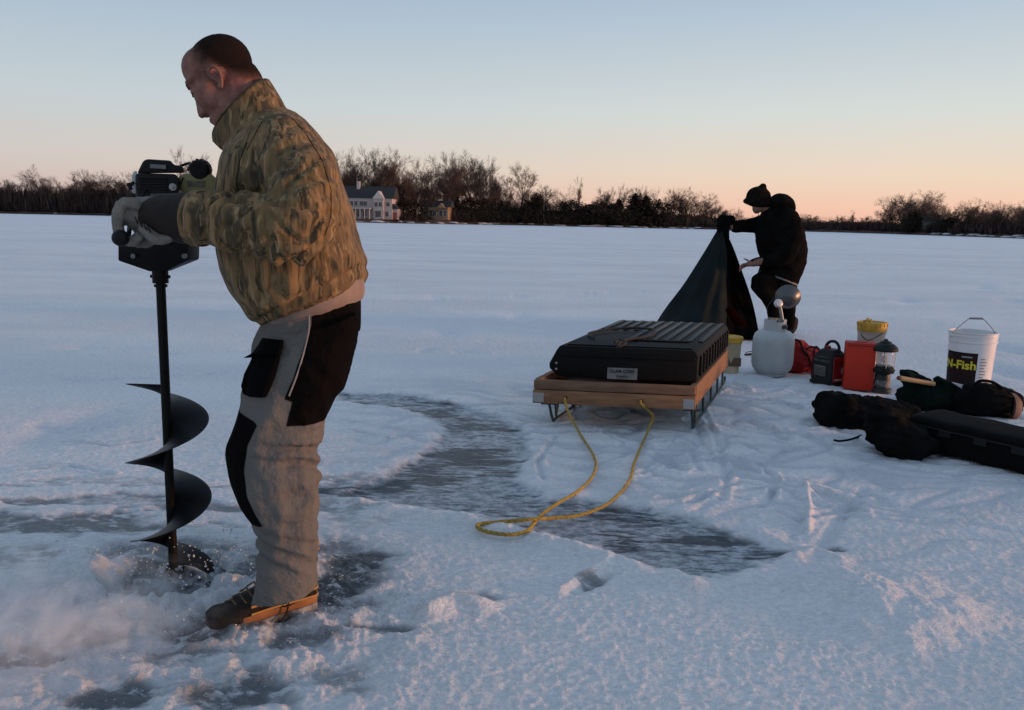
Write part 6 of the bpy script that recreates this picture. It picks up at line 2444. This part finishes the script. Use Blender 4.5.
# ================================================================== LOOSE SLUSH AND SPRAY
slushm = mat('wet slush crystals', (.62, .66, .70), .25, spec=.6, noise=40, color2=(.48, .53, .58))


def chips():
    rng = random.Random(21)
    bm = BM()
    hx, hy = HOLE.x, HOLE.y
    lst = []
    for k in range(5200):
        if k < 3400: x, y = rng.gauss(hx - .05, .34), rng.gauss(hy - .22, .26)
        elif k < 4300: x, y = rng.gauss(hx + .34, .15), rng.gauss(hy - .12, .16)
        else: x, y = rng.gauss(hx + .62, .22), rng.gauss(hy - .12, .18)
        if math.hypot(x - hx, y - hy) < .13: continue
        lst.append((x, y))
    a = np.array(lst)
    h = ground_fields(a[:, 0], a[:, 1])[0]
    V, F = [], []
    for (x, y), z in zip(lst, h):
        s = (rng.uniform(.0012, .0045) if rng.random() < .96 else rng.uniform(.005, .008)) * (1 if k < 3400 else .65)
        c = Vector((x, y, z + s * .3))
        i = len(V)
        for v in ((1, 0, 0), (-1, 0, 0), (0, 1, 0), (0, -1, 0), (0, 0, 1), (0, 0, -1)):
            V.append(c + Vector((v[0], v[1], v[2] * .6)) * s * rng.uniform(.6, 1.3) + Vector((rng.uniform(-.4, .4) * s, rng.uniform(-.4, .4) * s, 0)))
        for f in ((0, 2, 4), (2, 1, 4), (1, 3, 4), (3, 0, 4), (2, 0, 5), (1, 2, 5), (3, 1, 5), (0, 3, 5)): F.append(tuple(i + q for q in f))
    # drops and crystals in the air round the flighting and the boot
    for k in range(420):
        an = rng.uniform(0, 6.28); rr2 = abs(rng.gauss(.20, .12)) + .05
        c = Vector((hx + math.cos(an) * rr2 + .03, hy + math.sin(an) * rr2 * .8 - .05, rng.uniform(.0, .16) * math.exp(-rr2 * 1.5)))
        s = rng.uniform(.0012, .0038)
        i = len(V)
        for v in ((1, 0, 0), (-1, 0, 0), (0, 1, 0), (0, -1, 0), (0, 0, 1), (0, 0, -1)): V.append(c + Vector(v) * s * rng.uniform(.6, 1.6))
        for f in ((0, 2, 4), (2, 1, 4), (1, 3, 4), (3, 0, 4), (2, 0, 5), (1, 2, 5), (3, 1, 5), (0, 3, 5)): F.append(tuple(i + q for q in f))
    me = mk('ice_chips', (V, F))
    o = link_mesh('ice_chips', me, None, slushm, False)
    tag(o, 'wet ice chips and crystals thrown round the turning auger', None, None, 'stuff')


chips()
# milky splash running down from the flighting into the hole
waterm = mat('slushy meltwater', (.26, .30, .33), .14, spec=.6, noise=26, color2=(.025, .034, .042))
bm = BM()
n = 40
g = []
for j in range(9):
    t_ = j / 8
    row = []
    for i in range(n):
        a = 2 * math.pi * i / n
        rr2 = .03 + .16 * t_ ** .8 + .018 * math.sin(a * 5 + j) * t_ + .012 * math.sin(a * 11 - j * 2) * t_
        z = .022 - .060 * t_ + .014 * math.sin(a * 3 + j * .8) + .010 * mnoise.noise((math.cos(a) * 3, math.sin(a) * 3, j * .5))
        row.append(bm.verts.new((HOLE.x + rr2 * math.cos(a), HOLE.y + rr2 * math.sin(a) * .9, z)))
    g.append(row)
for j in range(8):
    for i in range(n):
        bm.faces.new((g[j][i], g[j][(i + 1) % n], g[j + 1][(i + 1) % n], g[j + 1][i]))
o = obj('churned_water', bm, waterm, None, True, None)
tag(o, 'milky churned water welling round the auger in its hole', None, None, 'stuff')

# fine spray hanging low over the slush
def spray():
    c = HOLE + Vector((-.36, -.36, .045))
    bm = BM()
    ball(bm, (0, 0, 0), Vector((.78, 0, 0)), Vector((0, .48, 0)), Vector((0, 0, .12)), 32, 16)
    m = bpy.data.materials.new('spray')
    m.use_nodes = True
    nt = m.node_tree; N, L = nt.nodes, nt.links
    N.remove(N['Principled BSDF'])
    v = N.new('ShaderNodeVolumePrincipled')
    v.inputs['Color'].default_value = (.97, .985, 1.0, 1)
    v.inputs['Anisotropy'].default_value = .1
    tc = N.new('ShaderNodeTexCoord')
    mp = N.new('ShaderNodeMapping'); mp.inputs['Scale'].default_value = (1 / .78, 1 / .48, 1 / .12)
    L.new(tc.outputs['Object'], mp.inputs[0])
    ln = N.new('ShaderNodeVectorMath'); ln.operation = 'LENGTH'; L.new(mp.outputs[0], ln.inputs[0])
    fall = N.new('ShaderNodeMapRange'); fall.interpolation_type = 'SMOOTHSTEP'
    fall.inputs['From Min'].default_value = 1.0; fall.inputs['From Max'].default_value = .25
    L.new(ln.outputs['Value'], fall.inputs['Value'])
    nz = N.new('ShaderNodeTexNoise'); nz.inputs['Scale'].default_value = 8.5; nz.inputs['Detail'].default_value = 6; nz.inputs['Distortion'].default_value = 1.4
    L.new(tc.outputs['Object'], nz.inputs['Vector'])
    r = N.new('ShaderNodeMapRange'); r.inputs['From Min'].default_value = .46; r.inputs['From Max'].default_value = .66
    L.new(nz.outputs[0], r.inputs['Value'])
    a = N.new('ShaderNodeMath'); a.operation = 'MULTIPLY'; L.new(fall.outputs[0], a.inputs[0]); L.new(r.outputs[0], a.inputs[1])
    b2 = N.new('ShaderNodeMath'); b2.operation = 'MULTIPLY'; L.new(a.outputs[0], b2.inputs[0]); b2.inputs[1].default_value = 11.0
    L.new(b2.outputs[0], v.inputs['Density'])
    L.new(v.outputs[0], N['Material Output'].inputs['Volume'])
    o = obj('slush_spray', bm, m, None, True, None)
    o.location = c
    tag(o, 'pale spray hanging low over the slush beside the auger', None, None, 'stuff')


spray()
